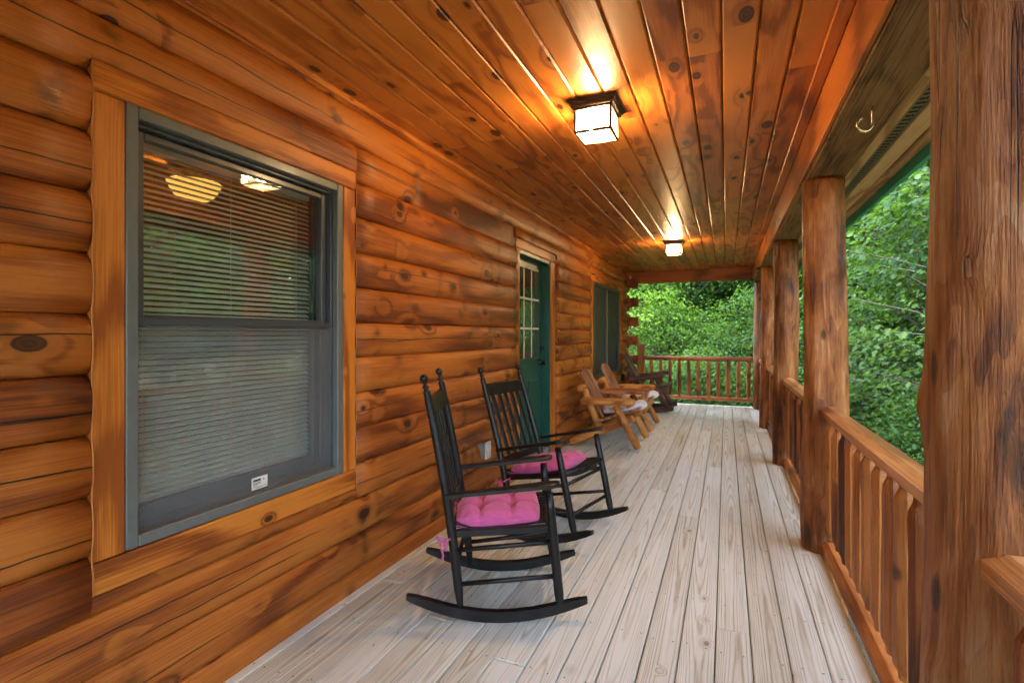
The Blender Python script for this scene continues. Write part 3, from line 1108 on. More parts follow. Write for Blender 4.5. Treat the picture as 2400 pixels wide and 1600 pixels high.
def casing(name, y0, y1, z0, z1, x1, mat, seed, axis, parent):
    """flat board with a slightly wavy outer edge"""
    return boxw(name, y0, y1, z0, z1, -1.90, x1, mat, parent, 0.004)


# ---- big window
wy0, wy1, wz0, wz1 = 1.056, 2.084, 0.640, 2.110
win = add('window', join(
    move(box(0.075, 0.040, wz1 - wz0, 0.004), (0, -(wy1 - wy0) / 2 + 0.020, 0)),
    move(box(0.075, 0.040, wz1 - wz0, 0.004), (0, (wy1 - wy0) / 2 - 0.020, 0)),
    move(box(0.075, wy1 - wy0 - 0.0804, 0.040, 0.004), (0, 0, (wz1 - wz0) / 2 - 0.0202)),
    move(box(0.075, wy1 - wy0 - 0.0804, 0.040, 0.004), (0, 0, -(wz1 - wz0) / 2 + 0.0202))),
    M['grey_frame'], cabin, (-1.845, (wy0 + wy1) / 2, (wz0 + wz1) / 2))
win['label'] = 'grey framed double-hung window with insect screen and closed blind'
casing('casing', 0.958, 1.053, 0.640, 2.107, -1.806, M['case_z'], 1, 'Z', win)
casing('casing', 2.087, 2.176, 0.640, 2.107, -1.806, M['case_z'], 2, 'Z', win)
casing('head_casing', 0.958, 2.176, 2.110, 2.203, -1.804, M['case_y'], 3, 'Y', win)
casing('sill_casing', 0.958, 2.176, 0.537, 0.637, -1.803, M['case_y'], 4, 'Y', win)
# amber caulk bead along the scribed log ends
def scribe(y, s):
    pts = []
    for i in range(90):
        z = 0.54 + (2.20 - 0.54) * i / 89
        k = (z - JT[0]) / PITCH
        tt = 2 * (k - math.floor(k)) - 1
        x = XG - 0.006 + (XW - XG + 0.006) * max(0, (1 - abs(tt) ** 3.4)) ** 0.8
        bul = max(0.0, x + 1.828)
        pts.append((max(x, -1.8065) + 0.0002, y + s * (0.002 + 0.0), z))
    return tube(pts, 0.0026, 5, jit=0.5, seed=int(y * 10), caps=True)


add('caulk_bead', ([(p[0] + 1.82, p[1] - 0.956, p[2] - 1.37) for p in scribe(0.956, 1)[0]], scribe(0.956, 1)[1]), M['caulk'], win, (-1.82, 0.956, 1.37), smooth=True)
add('caulk_bead', ([(p[0] + 1.82, p[1] - 2.178, p[2] - 1.37) for p in scribe(2.178, -1)[0]], scribe(2.178, -1)[1]), M['caulk'], win, (-1.82, 2.178, 1.37), smooth=True)
# inner step, jambs, head, sill
iy0, iy1, iz0, iz1 = wy0 + 0.041, wy1 - 0.041, wz0 + 0.041, wz1 - 0.041
boxw('jamb', iy0, iy0 + 0.014, iz0, iz1, -1.995, -1.838, M['slate'], win)
boxw('jamb', iy1 - 0.014, iy1, iz0, iz1, -1.995, -1.838, M['slate'], win)
boxw('jamb_track', iy1 - 0.026, iy1 - 0.0142, iz0 + 0.02, iz1 - 0.016, -1.905, -1.893, M['slate2'], win)
boxw('jamb_track', iy1 - 0.026, iy1 - 0.0142, iz0 + 0.02, iz1 - 0.016, -1.955, -1.943, M['slate2'], win)
boxw('head', iy0 + 0.015, iy1 - 0.015, iz1 - 0.014, iz1, -1.995, -1.838, M['slate'], win)
si = boxw('sill', iy0 + 0.015, iy1 - 0.015, iz0 - 0.02, iz0 + 0.012, -1.99, -1.842, M['slate2'], win)
si.rotation_euler = (0, R(9), 0)
zm = 1.395
ja, jb = iy0 + 0.0145, iy1 - 0.0145
# upper sash (outer track)
add('sash', join(
    move(box(0.034, 0.036, 0.68, 0.003), (0, ja + 0.018 - 1.57, 0)),
    move(box(0.034, 0.036, 0.68, 0.003), (0, jb - 0.018 - 1.57, 0)),
    move(box(0.034, jb - ja - 0.0724, 0.026, 0.003), (0, 0, 0.327)),
    move(box(0.036, jb - ja - 0.0724, 0.046, 0.003), (0, 0, -0.317))), M['slate'], win, (-1.882, 1.57, zm + 0.317))
# lower sash (inner track)
add('sash', join(
    move(box(0.034, 0.042, 0.735, 0.003), (0, ja + 0.021 - 1.57, 0)),
    move(box(0.034, 0.042, 0.735, 0.003), (0, jb - 0.021 - 1.57, 0)),
    move(box(0.036, jb - ja - 0.0844, 0.042, 0.003), (0, 0, 0.345)),
    move(box(0.036, jb - ja - 0.0844, 0.062, 0.003), (0, 0, -0.336))), M['slate'], win, (-1.928, 1.57, zm - 0.345))
boxw('pane', ja + 0.037, jb - 0.037, zm + 0.025, zm + 0.632, -1.884, -1.880, M['glass'], win, 0)
boxw('pane', ja + 0.043, jb - 0.043, zm - 0.648, zm - 0.025, -1.930, -1.926, M['glass'], win, 0)
boxw('insect_screen', iy0 + 0.002, iy1 - 0.002, iz0 + 0.002, zm - 0.012, -1.8485, -1.8475, M['screen'], win, 0)
boxw('screen_bar', iy0 + 0.002, iy1 - 0.002, zm - 0.012, zm + 0.010, -1.856, -1.840, M['slate'], win, 0.002)
# product sticker: print too small to read
st = boxw('sticker', 1.5685, 1.6485, 0.690, 0.741, -1.8465, -1.8455, M['white'], win, 0)
ink = plain('sticker_ink', (0.03, 0.035, 0.04), 0.6)
for (a, b_, c, d) in ((0.006, 0.045, 0.033, 0.043), (0.006, 0.045, 0.026, 0.029), (0.006, 0.044, 0.021, 0.0235), (0.006, 0.030, 0.016, 0.018), (0.004, 0.074, 0.0095, 0.011), (0.02, 0.05, 0.005, 0.007), (0.054, 0.060, 0.036, 0.039)):
    boxw('print', 1.5685 + a, 1.5685 + b_, 0.690 + c, 0.690 + d, -1.8454, -1.8450, ink, st, 0) if False else None
pv = [(0.0006, a - 0.04, c - 0.0255, b_ - 0.04, d - 0.0255) for (a, b_, c, d) in ((0.006, 0.045, 0.033, 0.043), (0.006, 0.045, 0.026, 0.029), (0.006, 0.044, 0.021, 0.0235), (0.006, 0.030, 0.016, 0.018), (0.004, 0.074, 0.0095, 0.011), (0.02, 0.05, 0.005, 0.007), (0.056, 0.064, 0.034, 0.039))]
V, F = [], []
for (x, a, c, b_, d) in pv:
    q = len(V)
    V += [(x, a, c), (x, b_, c), (x, b_, d), (x, a, d)]
    F.append((q, q + 1, q + 2, q + 3))
stm = st.data
base = len(stm.vertices)
allv = [tuple(v.co) for v in stm.vertices] + [(v[0] + 0.0003, v[1], v[2]) for v in V]
allf = [tuple(p.vertices) for p in stm.polygons] + [tuple(i + base for i in f) for f in F]
nm = bpy.data.meshes.new('sticker')
nm.from_pydata(allv, [], allf)
nm.materials.append(M['white'])
nm.materials.append(ink)
for p in nm.polygons:
    if p.index >= len(stm.polygons):
        p.material_index = 1
st.data = nm

# blind behind the glass
def blind(y0, y1, z0, z1, x, label, tilt, pitch=0.0222):
    b = thing('window_blind', label, 'blind', (x, (y0 + y1) / 2, z0), group='horizontal window blinds')
    prof = [(-0.0125, 0.0), (-0.006, 0.0016), (0, 0.0022), (0.006, 0.0016), (0.0125, 0.0)]
    V, F = [], []
    for y in (-(y1 - y0) / 2, (y1 - y0) / 2):
        for px, pz in prof:
            c, s = math.cos(tilt), math.sin(tilt)
            V.append((px * c - pz * s, y, px * s + pz * c))
    for k in range(4):
        F.append((k, k + 1, k + 6, k + 5))
    me = mesh('slat', (V, F), True)
    me.materials.append(M['slat'])
    z = z0 + 0.02
    while z < z1 - 0.035:
        s = add('slat', me, None, b, (x, (y0 + y1) / 2, z))
        s.rotation_euler = (rnd.uniform(-.0012, .0012), rnd.uniform(-.03, .03), 0)
        z += pitch
    boxw('head_rail', y0, y1, z1 - 0.03, z1, x - 0.014, x + 0.014, M['slat'], b)
    boxw('bottom_rail', y0, y1, z0, z0 + 0.012, x - 0.012, x + 0.012, M['slat'], b)
    for yy in (y0 + 0.09, (y0 + y1) / 2, y1 - 0.09):
        boxw('ladder_cord', yy - 0.0009, yy + 0.0009, z0 + 0.012, z1 - 0.03, x + 0.0128, x + 0.0142, M['slat'], b, 0)
    return b


blind(iy0 + 0.02, iy1 - 0.02, 0.690, 2.060, -1.985, 'white slatted blind behind the large near window', R(-38))

# ---- door
door_c = (-1.935, 5.012, 1.09)
door = add('door', box(0.045, 0.90, 2.03, 0.003), M['green'], cabin, (-1.950, 5.012, 1.105))
door['label'] = 'dark green entry door with nine-lite glass'
for (y0, y1, z0, z1, nme) in ((4.452, 4.548, 0.0, 2.168, 'casing'), (5.486, 5.650, 0.0, 2.168, 'casing')):
    boxw(nme, y0 + 0.002, y1 - 0.002, z0 + 0.004, z1, -1.90, -1.820, M['case_z'], door, 0.004)
boxw('head_casing', 4.454, 5.648, 2.171, 2.258, -1.90, -1.817, M['case_y'], door, 0.004)
boxw('door_jamb', 4.550, 4.562, 0.02, 2.168, -1.99, -1.826, M['green'], door)
boxw('door_jamb', 5.470, 5.484, 0.02, 2.168, -1.99, -1.826, M['green'], door)
boxw('door_head', 4.563, 5.469, 2.130, 2.168, -1.99, -1.828, M['green'], door)
boxw('threshold', 4.563, 5.469, 0.004, 0.088, -2.0, -1.835, M['greybox'], door)
# lite: frame with nine panes
gy0, gy1, gz0, gz1 = 4.68, 5.345, 1.10, 2.03
boxw('lite_frame', gy0 - 0.03, gy0, gz0 - 0.03, gz1 + 0.03, -1.927, -1.914, M['green'], door)
boxw('lite_frame', gy1, gy1 + 0.03, gz0 - 0.03, gz1 + 0.03, -1.927, -1.914, M['green'], door)
boxw('lite_frame', gy0 + 0.0005, gy1 - 0.0005, gz1, gz1 + 0.03, -1.927, -1.914, M['green'], door)
boxw('lite_frame', gy0 + 0.0005, gy1 - 0.0005, gz0 - 0.03, gz0, -1.927, -1.914, M['green'], door)
boxw('pane_backing', gy0, gy1, gz0, gz1, -1.9268, -1.9258, plain('shade_cloth', (0.10, 0.09, 0.07), 0.7), door, 0)
ys = [gy0 + (gy1 - gy0) * k / 3 for k in range(4)]
zs = [gz0 + (gz1 - gz0) * k / 3 for k in range(4)]
M['door_glass'] = glass('door_glass', 4.0, (0.8, 0.85, 0.8))
for a in range(3):
    for b_ in range(3):
        boxw('pane', ys[a] + 0.001, ys[a + 1] - 0.001, zs[b_] + 0.001, zs[b_ + 1] - 0.001, -1.9215, -1.9195, M['door_glass'], door, 0)
for k in (1, 2):
    boxw('muntin', ys[k] - 0.011, ys[k] + 0.011, gz0, gz1, -1.9190, -1.9150, M['white'], door, 0.001)
    boxw('muntin', gy0, gy1, zs[k] - 0.011, zs[k] + 0.011, -1.9180, -1.9142, M['white'], door, 0.001)
for (a, b_) in ((4.67, 4.965), (5.06, 5.355)):
    boxw('raised_panel', a, b_, 0.27, 0.86, -1.929, -1.917, M['green'], door, 0.010)
boxw('lit_top_band', 4.57, 5.46, 2.062, 2.128, -1.945, -1.930, plain('lit_band_beige', (0.30, 0.28, 0.18), 0.6), door)  # warm light on the door's top rail, put in as a beige band
Mx = Matrix.Rotation(R(90), 4, 'Y')
add('deadbolt', xform(lathe([(0.030, 0), (0.030, 0.012), (0.022, 0.018), (0.014, 0.02), (0.014, 0.045), (0.004, 0.047)]), Mx), M['knob'], door, (-1.926, 5.410, 1.190), smooth=True)
add('knob', xform(lathe([(0.032, 0), (0.032, 0.008), (0.013, 0.012), (0.013, 0.035), (0.026, 0.045), (0.029, 0.058), (0.022, 0.07), (0.004, 0.073)]), Mx), M['knob'], door, (-1.926, 5.410, 1.035), smooth=True)

# ---- far twin window
v0, v1, u0, u1 = 7.49, 9.50, 0.69, 2.14
wz = add('window', join(
    move(box(0.06, 0.05, u1 - u0, 0.003), (0, -(v1 - v0) / 2 + 0.025, 0)),
    move(box(0.06, 0.05, u1 - u0, 0.003), (0, (v1 - v0) / 2 - 0.025, 0)),
    move(box(0.06, v1 - v0 - 0.1004, 0.045, 0.003), (0, 0, (u1 - u0) / 2 - 0.0226)),
    move(box(0.06, v1 - v0 - 0.1004, 0.045, 0.003), (0, 0, -(u1 - u0) / 2 + 0.0226))), M['slate'], cabin, (-1.845, (v0 + v1) / 2, (u0 + u1) / 2))
wz['label'] = 'dark screened twin window near the far corner'
boxw('mullion', 8.455, 8.515, u0 + 0.046, u1 - 0.046, -1.87, -1.822, M['grey_frame'], wz)
for (a, b_) in ((7.541, 8.454), (8.516, 9.449)):
    boxw('insect_screen', a, b_, u0 + 0.046, u1 - 0.046, -1.842, -1.841, M['screen_dark'], wz, 0)
    boxw('meeting_rail', a, b_, 1.40, 1.44, -1.90, -1.868, M['slate'], wz)
    boxw('pane', a, b_, u0 + 0.046, 1.399, -1.888, -1.884, M['glass'], wz, 0)
    boxw('pane', a, b_, 1.441, u1 - 0.046, -1.888, -1.884, M['glass'], wz, 0)
boxw('casing', 7.312, 7.487, 0.69, 2.14, -1.90, -1.822, M['case_z'], wz, 0.004)
boxw('casing', 9.503, 9.658, 0.69, 2.14, -1.90, -1.822, M['case_z'], wz, 0.004)
boxw('head_casing', 7.312, 9.658, 2.143, 2.233, -1.90, -1.819, M['case_y'], wz, 0.004)
boxw('sill_casing', 7.312, 9.658, 0.602, 0.687, -1.90, -1.815, M['case_y'], wz, 0.004)
boxw('sill_edge', 7.49, 9.50, 0.688, 0.70, -1.815, -1.800, M['grey_frame'], wz, 0.002)

# ================================================================== LAMPS
def lantern(y, label, power):
    x = -0.645
    t = thing('ceiling_lantern', label, 'lamp', (x, y, ZC), group='box lanterns on the porch ceiling')
    cano = []
    for (w, z0, z1) in ((0.262, -0.0005, -0.012), (0.246, -0.0121, -0.024), (0.226, -0.0241, -0.040), (0.200, -0.0401, -0.050)):
        cano.append(move(box(w, w, z0 - z1, 0.003), (0, 0, (z0 + z1) / 2)))
    add('canopy', join(*cano), M['bronze'], t, (x, y, ZC))
    h = 0.094
    zt, zb = -0.0505, -0.172
    fr = []
    for sx in (-1, 1):
        for sy in (-1, 1):
            fr.append(move(box(0.011, 0.011, zt - zb, 0.001), (sx * h, sy * h, (zt + zb) / 2)))
    for s in (-1, 1):
        fr.append(move(box(2 * h - 0.0114, 0.0105, 0.011, 0.001), (0, s * h, zb + 0.0056)))
        fr.append(move(box(0.0105, 2 * h - 0.0114, 0.011, 0.001), (s * h, 0, zb + 0.0056)))
    add('frame', join(*fr), M['bronze'], t, (x, y, ZC))
    for s in (-1, 1):
        p = boxw('pane', y - h + 0.006, y + h - 0.006, ZC + zb + 0.0115, ZC + zt, x + s * h - 0.0012, x + s * h + 0.0012, M['seeded'], t, 0)
        p2 = boxw('pane', y + s * h - 0.0012, y + s * h + 0.0012, ZC + zb + 0.0115, ZC + zt, x - h + 0.006, x + h - 0.006, M['seeded'], t, 0)
        # lead lines of the cracked-glass pattern
        pts = [(-0.088, -0.03), (-0.045, -0.018), (-0.02, -0.034), (0.0, -0.02)]
        ld = tube([(q[0], s * 0.0022, q[1]) for q in pts], 0.0012, 4)
        lead = add('lead_line', ld, M['bronze'], p2, (x, y + s * h, ZC + (zb + zt) / 2))
        ld = tube([(s * 0.0022, q[0], q[1]) for q in pts], 0.0012, 4)
        add('lead_line', ld, M['bronze'], p, (x + s * h, y, ZC + (zb + zt) / 2))
    boxw('pane', y - h + 0.006, y + h - 0.006, ZC + zb + 0.004, ZC + zb + 0.006, x - h + 0.006, x + h - 0.006, M['seeded'], t, 0)
    for s in (-1, 1):
        a = Vector((x + s * 0.03, y - s * 0.03, ZC - 0.085))
        so = add('socket', tube([(s * -0.022, s * 0.022, 0.018), (0, 0, 0)], 0.014, 10), M['bronze'], t, a)
        bu = add('bulb', xform(lathe([(0.008, 0), (0.012, 0.01), (0.019, 0.026), (0.021, 0.036), (0.017, 0.048), (0.006, 0.056)], 12), Matrix.Rotation(R(110) , 4, Vector((s, s, 0)))), M['bulb'], t, a + Vector((s * 0.004, -s * 0.004, 0)), smooth=True)
    ld = bpy.data.lights.new('lantern_light', 'POINT')
    ld.energy = power
    ld.color = (1.0, 0.66, 0.32)
    ld.shadow_soft_size = 0.035
    lo = bpy.data.objects.new('lantern_light', ld)
    COL.objects.link(lo)
    lo.parent = t
    lo.location = (0, 0, -0.10)
    return t


lantern(2.73, 'lit square glass lantern on the ceiling nearest the camera', 3.2)
lantern(7.16, 'lit square glass lantern on the ceiling at the far end', 3.2)

# ceiling fan with amber bowl, inside the room
fx, fy, fz = -3.45, 2.46, 2.72
fan = thing('ceiling_fan', 'indoor ceiling fan with glowing amber bowl seen through the near window', 'fan', (fx, fy, fz))
add('down_rod', tube([(0, 0, 0), (0, 0, -0.12)], 0.014, 8), M['bronze'], fan, (fx, fy, fz), smooth=True)
add('motor', lathe([(0.05, -0.10), (0.12, -0.12), (0.14, -0.17), (0.12, -0.22), (0.06, -0.26), (0.05, -0.30)], 20), M['bronze'], fan, (fx, fy, fz), smooth=True)
for k in range(5):
    a = R(72 * k + 20)
    bl = box(0.52, 0.13, 0.008, 0.003)
    bl = xform(move(bl, (0.42, 0, 0)), Matrix.Rotation(a, 4, 'Z') @ Matrix.Rotation(R(10), 4, 'X'))
    add('blade', bl, M['log_dark'], fan, (fx, fy, fz - 0.17))
bowl = [(0.165 * math.sin(t_) + 0.004, -0.335 - 0.115 * (1 - math.cos(t_)) * -1) for t_ in (0,)]
pr_ = []
for k in range(9):
    q = k / 8
    pr_.append((0.055 + 0.115 * q ** 0.62, -0.430 + 0.12 * q ** 1.5))
add('bowl', lathe([(0.004, -0.434)] + pr_, 24), M['amber'], fan, (fx, fy, fz), smooth=True)
for k in range(3):
    a = R(120 * k + 15)
    add('arm', tube([(0.05 * math.cos(a), 0.05 * math.sin(a), -0.27), (0.13 * math.cos(a), 0.13 * math.sin(a), -0.285), (0.165 * math.cos(a), 0.165 * math.sin(a), -0.312)], 0.006, 6), M['brass'], fan, (fx, fy, fz), smooth=True)
ld = bpy.data.lights.new('fan_light', 'POINT')
ld.energy = 14
ld.color = (1.0, 0.62, 0.28)
ld.shadow_soft_size = 0.1
lo = bpy.data.objects.new('fan_light', ld)
COL.objects.link(lo)
lo.parent = fan
lo.location = (0, 0, -0.36 + 0.1)

# ================================================================== SMALL FIXTURES
hk = []
for k in range(4):
    hk.append((0, 0, -0.017 * k))
for k in range(1, 12):
    a = math.pi * 1.45 * k / 11
    hk.append((-0.022 + 0.022 * math.cos(a), 0.0, -0.055 - 0.022 * math.sin(a)))
h = add('plant_hook', tube(hk, 0.004, 8), M['brass'], None, (0.576, 2.608, 2.3195), smooth=True)
h.rotation_euler = (0, 0, R(12))
h.scale = (1.35, 1.35, 1.35)
tag(h, 'small brass hook screwed into the underside of the long beam', 'hook')

def outlet(y, z, label, face, side):
    t = thing('outlet_box', label, 'outlet', (XW, y, z - 0.065), group='electrical outlet boxes on the log wall')
    boxw('box', y - 0.040, y + 0.040, z - 0.060, z + 0.060, XW - 0.03, XW + 0.035, side, t)
    boxw('cover', y - 0.046, y + 0.046, z - 0.068, z + 0.068, XW + 0.036, XW + 0.052, face, t, 0.005)
    for s in (-1, 1):
        boxw('flap', y - 0.026, y + 0.026, z + s * 0.031 - 0.022, z + s * 0.031 + 0.022, XW + 0.0525, XW + 0.060, face, t, 0.004)


outlet(3.70, 0.425, 'weatherproof outlet box with white cover low on the wall beside the rocking chair', M['white'], M['greybox'])
outlet(9.60, 0.545, 'small black outlet box below the far end of the twin window', M['knob'], M['knob'])

# ================================================================== FURNITURE
def rocker(ch, label):
    t = thing('rocking_chair', label, 'rocking chair', (ch[0], ch[1], 0.0062 if ch[3] else 0), ch[2], 'black rocking chairs', local=True)
    t.rotation_euler = (0, -ch[3], ch[2])
    blk = M['black']
    HW = 0.262
    for s in (-1, 1):
        # runner: sabre-curved
        top, bot = [], []
        for k in range(17):
            x = -0.425 + 0.85 * k / 16
            zb = 0.27 * x * x * (2.1 if x < 0 else 1.9)
            th = 0.050 * (1 - 0.55 * abs(x / 0.425) ** 6)
            bot.append((x, zb))
            top.append((x, zb + th))
        add('runner', prism(bot + top[::-1], 0.032), blk, t, (0, s * HW, 0.0))
        # back post with turned finial
        p0, p1 = Vector((-0.172, s * 0.245, 0.040)), Vector((-0.335, s * 0.232, 1.07))
        pts, rad = [], []
        for k, (q, r) in enumerate(((0, 0.014), (0.03, 0.015), (0.10, 0.022), (0.30, 0.0225), (0.55, 0.0225), (0.80, 0.021), (1.0, 0.018))):
            p = p0.lerp(p1, q)
            p.x += 0.018 * math.sin(math.pi * q)
            pts.append(tuple(p)); rad.append(r)
        d = (p1 - Vector(pts[-2])).normalized()
        for dz, r in ((0.006, 0.019), (0.012, 0.013), (0.020, 0.011), (0.026, 0.0165), (0.032, 0.0165), (0.038, 0.010), (0.048, 0.0085), (0.054, 0.013), (0.064, 0.0195), (0.074, 0.0205), (0.083, 0.016), (0.089, 0.007)):
            pts.append(tuple(p1 + d * dz)); rad.append(r)
        add('back_post', tube(pts, rad, 12), blk, t, smooth=True)
        # front leg
        f0, f1 = Vector((0.300, s * HW, 0.055)), Vector((0.245, s * 0.268, 0.610))
        pts = [tuple(f0.lerp(f1, q)) for q in (0, 0.02, 0.09, 0.14, 0.5, 0.85, 1)]
        add('front_leg', tube(pts, [0.013, 0.0145, 0.020, 0.0225, 0.0225, 0.021, 0.018], 12), blk, t, smooth=True)
        # arm: flat paddle
        out = []
        for (x, w) in ((-0.245, 0.014), (-0.15, 0.017), (-0.03, 0.022), (0.09, 0.029), (0.20, 0.036), (0.255, 0.035), (0.285, 0.026), (0.295, 0.012)):
            out.append((x, w))
        V, F = [], []
        for (x, w) in out:
            z = 0.585 + 0.062 * (x + 0.245) / 0.54
            for (yy, zz) in ((-w, -0.009), (-w, 0.007), (-w * 0.8, 0.012), (w * 0.8, 0.012), (w, 0.007), (w, -0.009)):
                V.append((x, s * 0.262 + yy, z + zz))
        m = len(out)
        for i in range(m - 1):
            for k in range(6):
                k2 = (k + 1) % 6
                F.append((i * 6 + k, i * 6 + k2, (i + 1) * 6 + k2, (i + 1) * 6 + k))
        F.append((5, 4, 3, 2, 1, 0)); F.append(tuple((m - 1) * 6 + k for k in range(6)))
        add('arm', (V, F), blk, t)
        # side rungs and seat rail
        add('side_rung', tube([(-0.205, s * 0.245, 0.325), (0.265, s * 0.262, 0.375)], 0.0115, 9), blk, t, smooth=True)
        add('side_rung', tube([(-0.185, s * 0.245, 0.165), (0.285, s * 0.262, 0.215)], 0.0115, 9), blk, t, smooth=True)
        add('seat_rail', bar((-0.215, s * 0.232, 0.400), (0.262, s * 0.248, 0.435), 0.024, 0.036), blk, t)
    add('front_rung', tube([(0.268, -0.262, 0.375), (0.268, 0.262, 0.375)], 0.0115, 9), blk, t, smooth=True)
    add('front_rung', tube([(0.287, -0.262, 0.190), (0.287, 0.262, 0.190)], 0.0115, 9), blk, t, smooth=True)
    add('rear_rung', tube([(-0.195, -0.245, 0.25), (-0.195, 0.245, 0.25)], 0.0115, 9), blk, t, smooth=True)
    add('seat_rail', tube([(0.262, -0.262, 0.434), (0.262, 0.262, 0.434)], 0.017, 10), blk, t, smooth=True)
    add('seat_rail', tube([(-0.215, -0.24, 0.405), (-0.215, 0.24, 0.405)], 0.014, 10), blk, t, smooth=True)
    # dished seat slats running front to back and rolling over the front
    sl = []
    ns = 13
    for k in range(ns):
        u = -1 + 2 * k / (ns - 1)
        y = u * 0.205
        dip = -0.018 * (1 - u * u)
        pts = [(-0.215, y, 0.4500 + dip), (-0.10, y, 0.4200 + dip * 1.3), (0.05, y, 0.4320 + dip * 1.2), (0.17, y, 0.4500 + dip), (0.235, y * 1.03, 0.4580 + dip), (0.268, y * 1.05, 0.4500 + dip), (0.284, y * 1.05, 0.4270 + dip)]
        V, F = [], []
        for (px, py, pz) in pts:
            V += [(px, py - 0.0145, pz), (px, py + 0.0145, pz), (px, py + 0.0145, pz - 0.008), (px, py - 0.0145, pz - 0.008)]
        for i in range(len(pts) - 1):
            for q in range(4):
                q2 = (q + 1) % 4
                F.append((i * 4 + q, (i + 1) * 4 + q, (i + 1) * 4 + q2, i * 4 + q2))
        F.append((0, 1, 2, 3)); F.append(tuple(len(V) - 1 - q for q in range(4)))
        add('seat_slat', (V, F), blk, t)
    # crest rail with clipped corners, lower back rail, slats
    def back_x(z):
        return -0.172 + (z - 0.04) / 1.03 * (-0.163) + 0.018 * math.sin(math.pi * (z - 0.04) / 1.03)
    poly = [(-0.222, 0.957), (0.222, 0.957), (0.222, 1.010), (0.18, 1.040), (-0.18, 1.040), (-0.222, 1.010)]
    V = []
    for dx in (-0.009, 0.009):
        for (yy, zz) in poly:
            V.append((back_x(zz) + dx - 0.018 * (1 - (yy / 0.222) ** 2), yy, zz))
    n = len(poly)
    F = [tuple(range(n - 1, -1, -1)), tuple(range(n, 2 * n))] + [(i, (i + 1) % n, n + (i + 1) % n, n + i) for i in range(n)]
    add('crest_rail', (V, F), blk, t)
    add('lower_rail', bar((back_x(0.515), -0.225, 0.515), (back_x(0.515), 0.225, 0.515), 0.016, 0.050), blk, t)
    for k in range(5):
        y0 = -0.144 + 0.072 * k
        y1 = y0 * 1.05
        pts0 = Vector((back_x(0.53), y0, 0.53))
        pts1 = Vector((back_x(0.965) - 0.014, y1, 0.965))
        add('back_slat', bar(pts0, pts1, 0.038, 0.009, up=(1, 0, 0.15), b=0.002), blk, t)
    return t


CH1 = (-1.095, 2.440, R(22.0), 0.0)
CH2 = (-1.080, 3.370, R(-13.0), R(6.9))
rocker(CH1, 'black slatted rocking chair nearest the camera')
rocker(CH2, 'black slatted rocking chair standing in front of the green door')


def cushion_shape(w, d, th, tufts, seed, puff=1.0, corner=0.05):
    n = 40
    def hgt(u, v):
        e = (1 - abs(u) ** 5) * (1 - abs(v) ** 5)
        e = max(0, e) ** 0.45
        h_ = e
        for (a, b_) in tufts:
            q = ((u - a) ** 2 + (v - b_) ** 2) / 0.03
            h_ -= 0.42 * math.exp(-q)
        for (a, b_) in tufts:
            h_ -= 0.19 * math.exp(-((u - a) / 0.06) ** 2) * e + 0.19 * math.exp(-((v - b_) / 0.06) ** 2) * e
        h_ += 0.10 * noise.noise(Vector((u * 2.4 + seed, v * 2.4, 0))) * e + 0.05 * noise.noise(Vector((u * 7 + seed, v * 7, 1))) * e
        return max(0.0, h_)
    V, F = [], []
    for side in (1, -1):
        for i in range(n + 1):
            for j in range(n + 1):
                u, v = -1 + 2 * i / n, -1 + 2 * j / n
                q = hgt(u, v) if side > 0 else 0.55 * (max(0, (1 - abs(u) ** 5) * (1 - abs(v) ** 5)) ** 0.45)
                k = 1 - corner * (abs(u) ** 2 * abs(v) ** 2) + 0.02 * noise.noise(Vector((u * 3, v * 3, seed)))
                V.append((u * w / 2 * k, v * d / 2 * k, th * 0.38 + side * (0.62 if side > 0 else 0.38) * th * q * puff + 0.0))
    N = (n + 1) ** 2
    for i in range(n):
        for j in range(n):
            a = i * (n + 1) + j
            F.append((a, a + n + 1, a + n + 2, a + 1))
            F.append((N + a, N + a + 1, N + a + n + 2, N + a + n + 1))
    return V, F


def cushion(ch, dx, dy, z, label, rot=0.0, tie=True):
    Rm = Matrix.Rotation(ch[2], 3, 'Z') @ Matrix.Rotation(-ch[3], 3, 'Y')
    at = Vector((ch[0], ch[1], 0.0062 if ch[3] else 0)) + Rm @ Vector((dx, dy, z))
    t = thing('seat_cushion', label, 'cushion', at, ch[2] + rot, 'pink tufted seat cushions', local=True)
    t.rotation_euler = (0, -ch[3], ch[2] + rot)
    tf = [(-0.36, -0.36), (-0.36, 0.36), (0.36, -0.36), (0.36, 0.36)]
    pad = add('pad', cushion_shape(0.43, 0.43, 0.125, tf, at[1]), M['pink'], t, smooth=True)
    pad.rotation_euler = (0, R(-4.0), 0)
    for sy in (-1, 1):
        bx_, by_ = -0.215, sy * 0.225
        bow = [tube([(-0.17, sy * 0.19, 0.02), (-0.19, sy * 0.235, 0.01), (bx_ - 0.01, sy * 0.262, -0.005), (bx_ - 0.03, sy * 0.262, -0.008)], 0.0055, 6),
               tube([(bx_ - 0.03, sy * 0.262, -0.008), (bx_ - 0.065, sy * 0.275, 0.012), (bx_ - 0.06, sy * 0.28, -0.012), (bx_ - 0.03, sy * 0.264, -0.012)], 0.006, 6),
               tube([(bx_ - 0.03, sy * 0.262, -0.010), (bx_ - 0.045, sy * 0.275, -0.04), (bx_ - 0.035, sy * 0.278, -0.075), (bx_ - 0.04, sy * 0.276, -0.095)], 0.006, 6),
               tube([(bx_ - 0.03, sy * 0.262, -0.010), (bx_ - 0.02, sy * 0.272, -0.035), (bx_ - 0.025, sy * 0.274, -0.055)], 0.006, 6)]
        add('tie', join(*bow), M['pink'], t, smooth=True)
    return t


cushion(CH1, 0.0, 0.0, 0.388, 'pink tufted cushion on the nearest rocking chair')
cushion(CH2, 0.0, 0.0, 0.388, 'pink tufted cushion on the rocking chair by the green door', R(5))


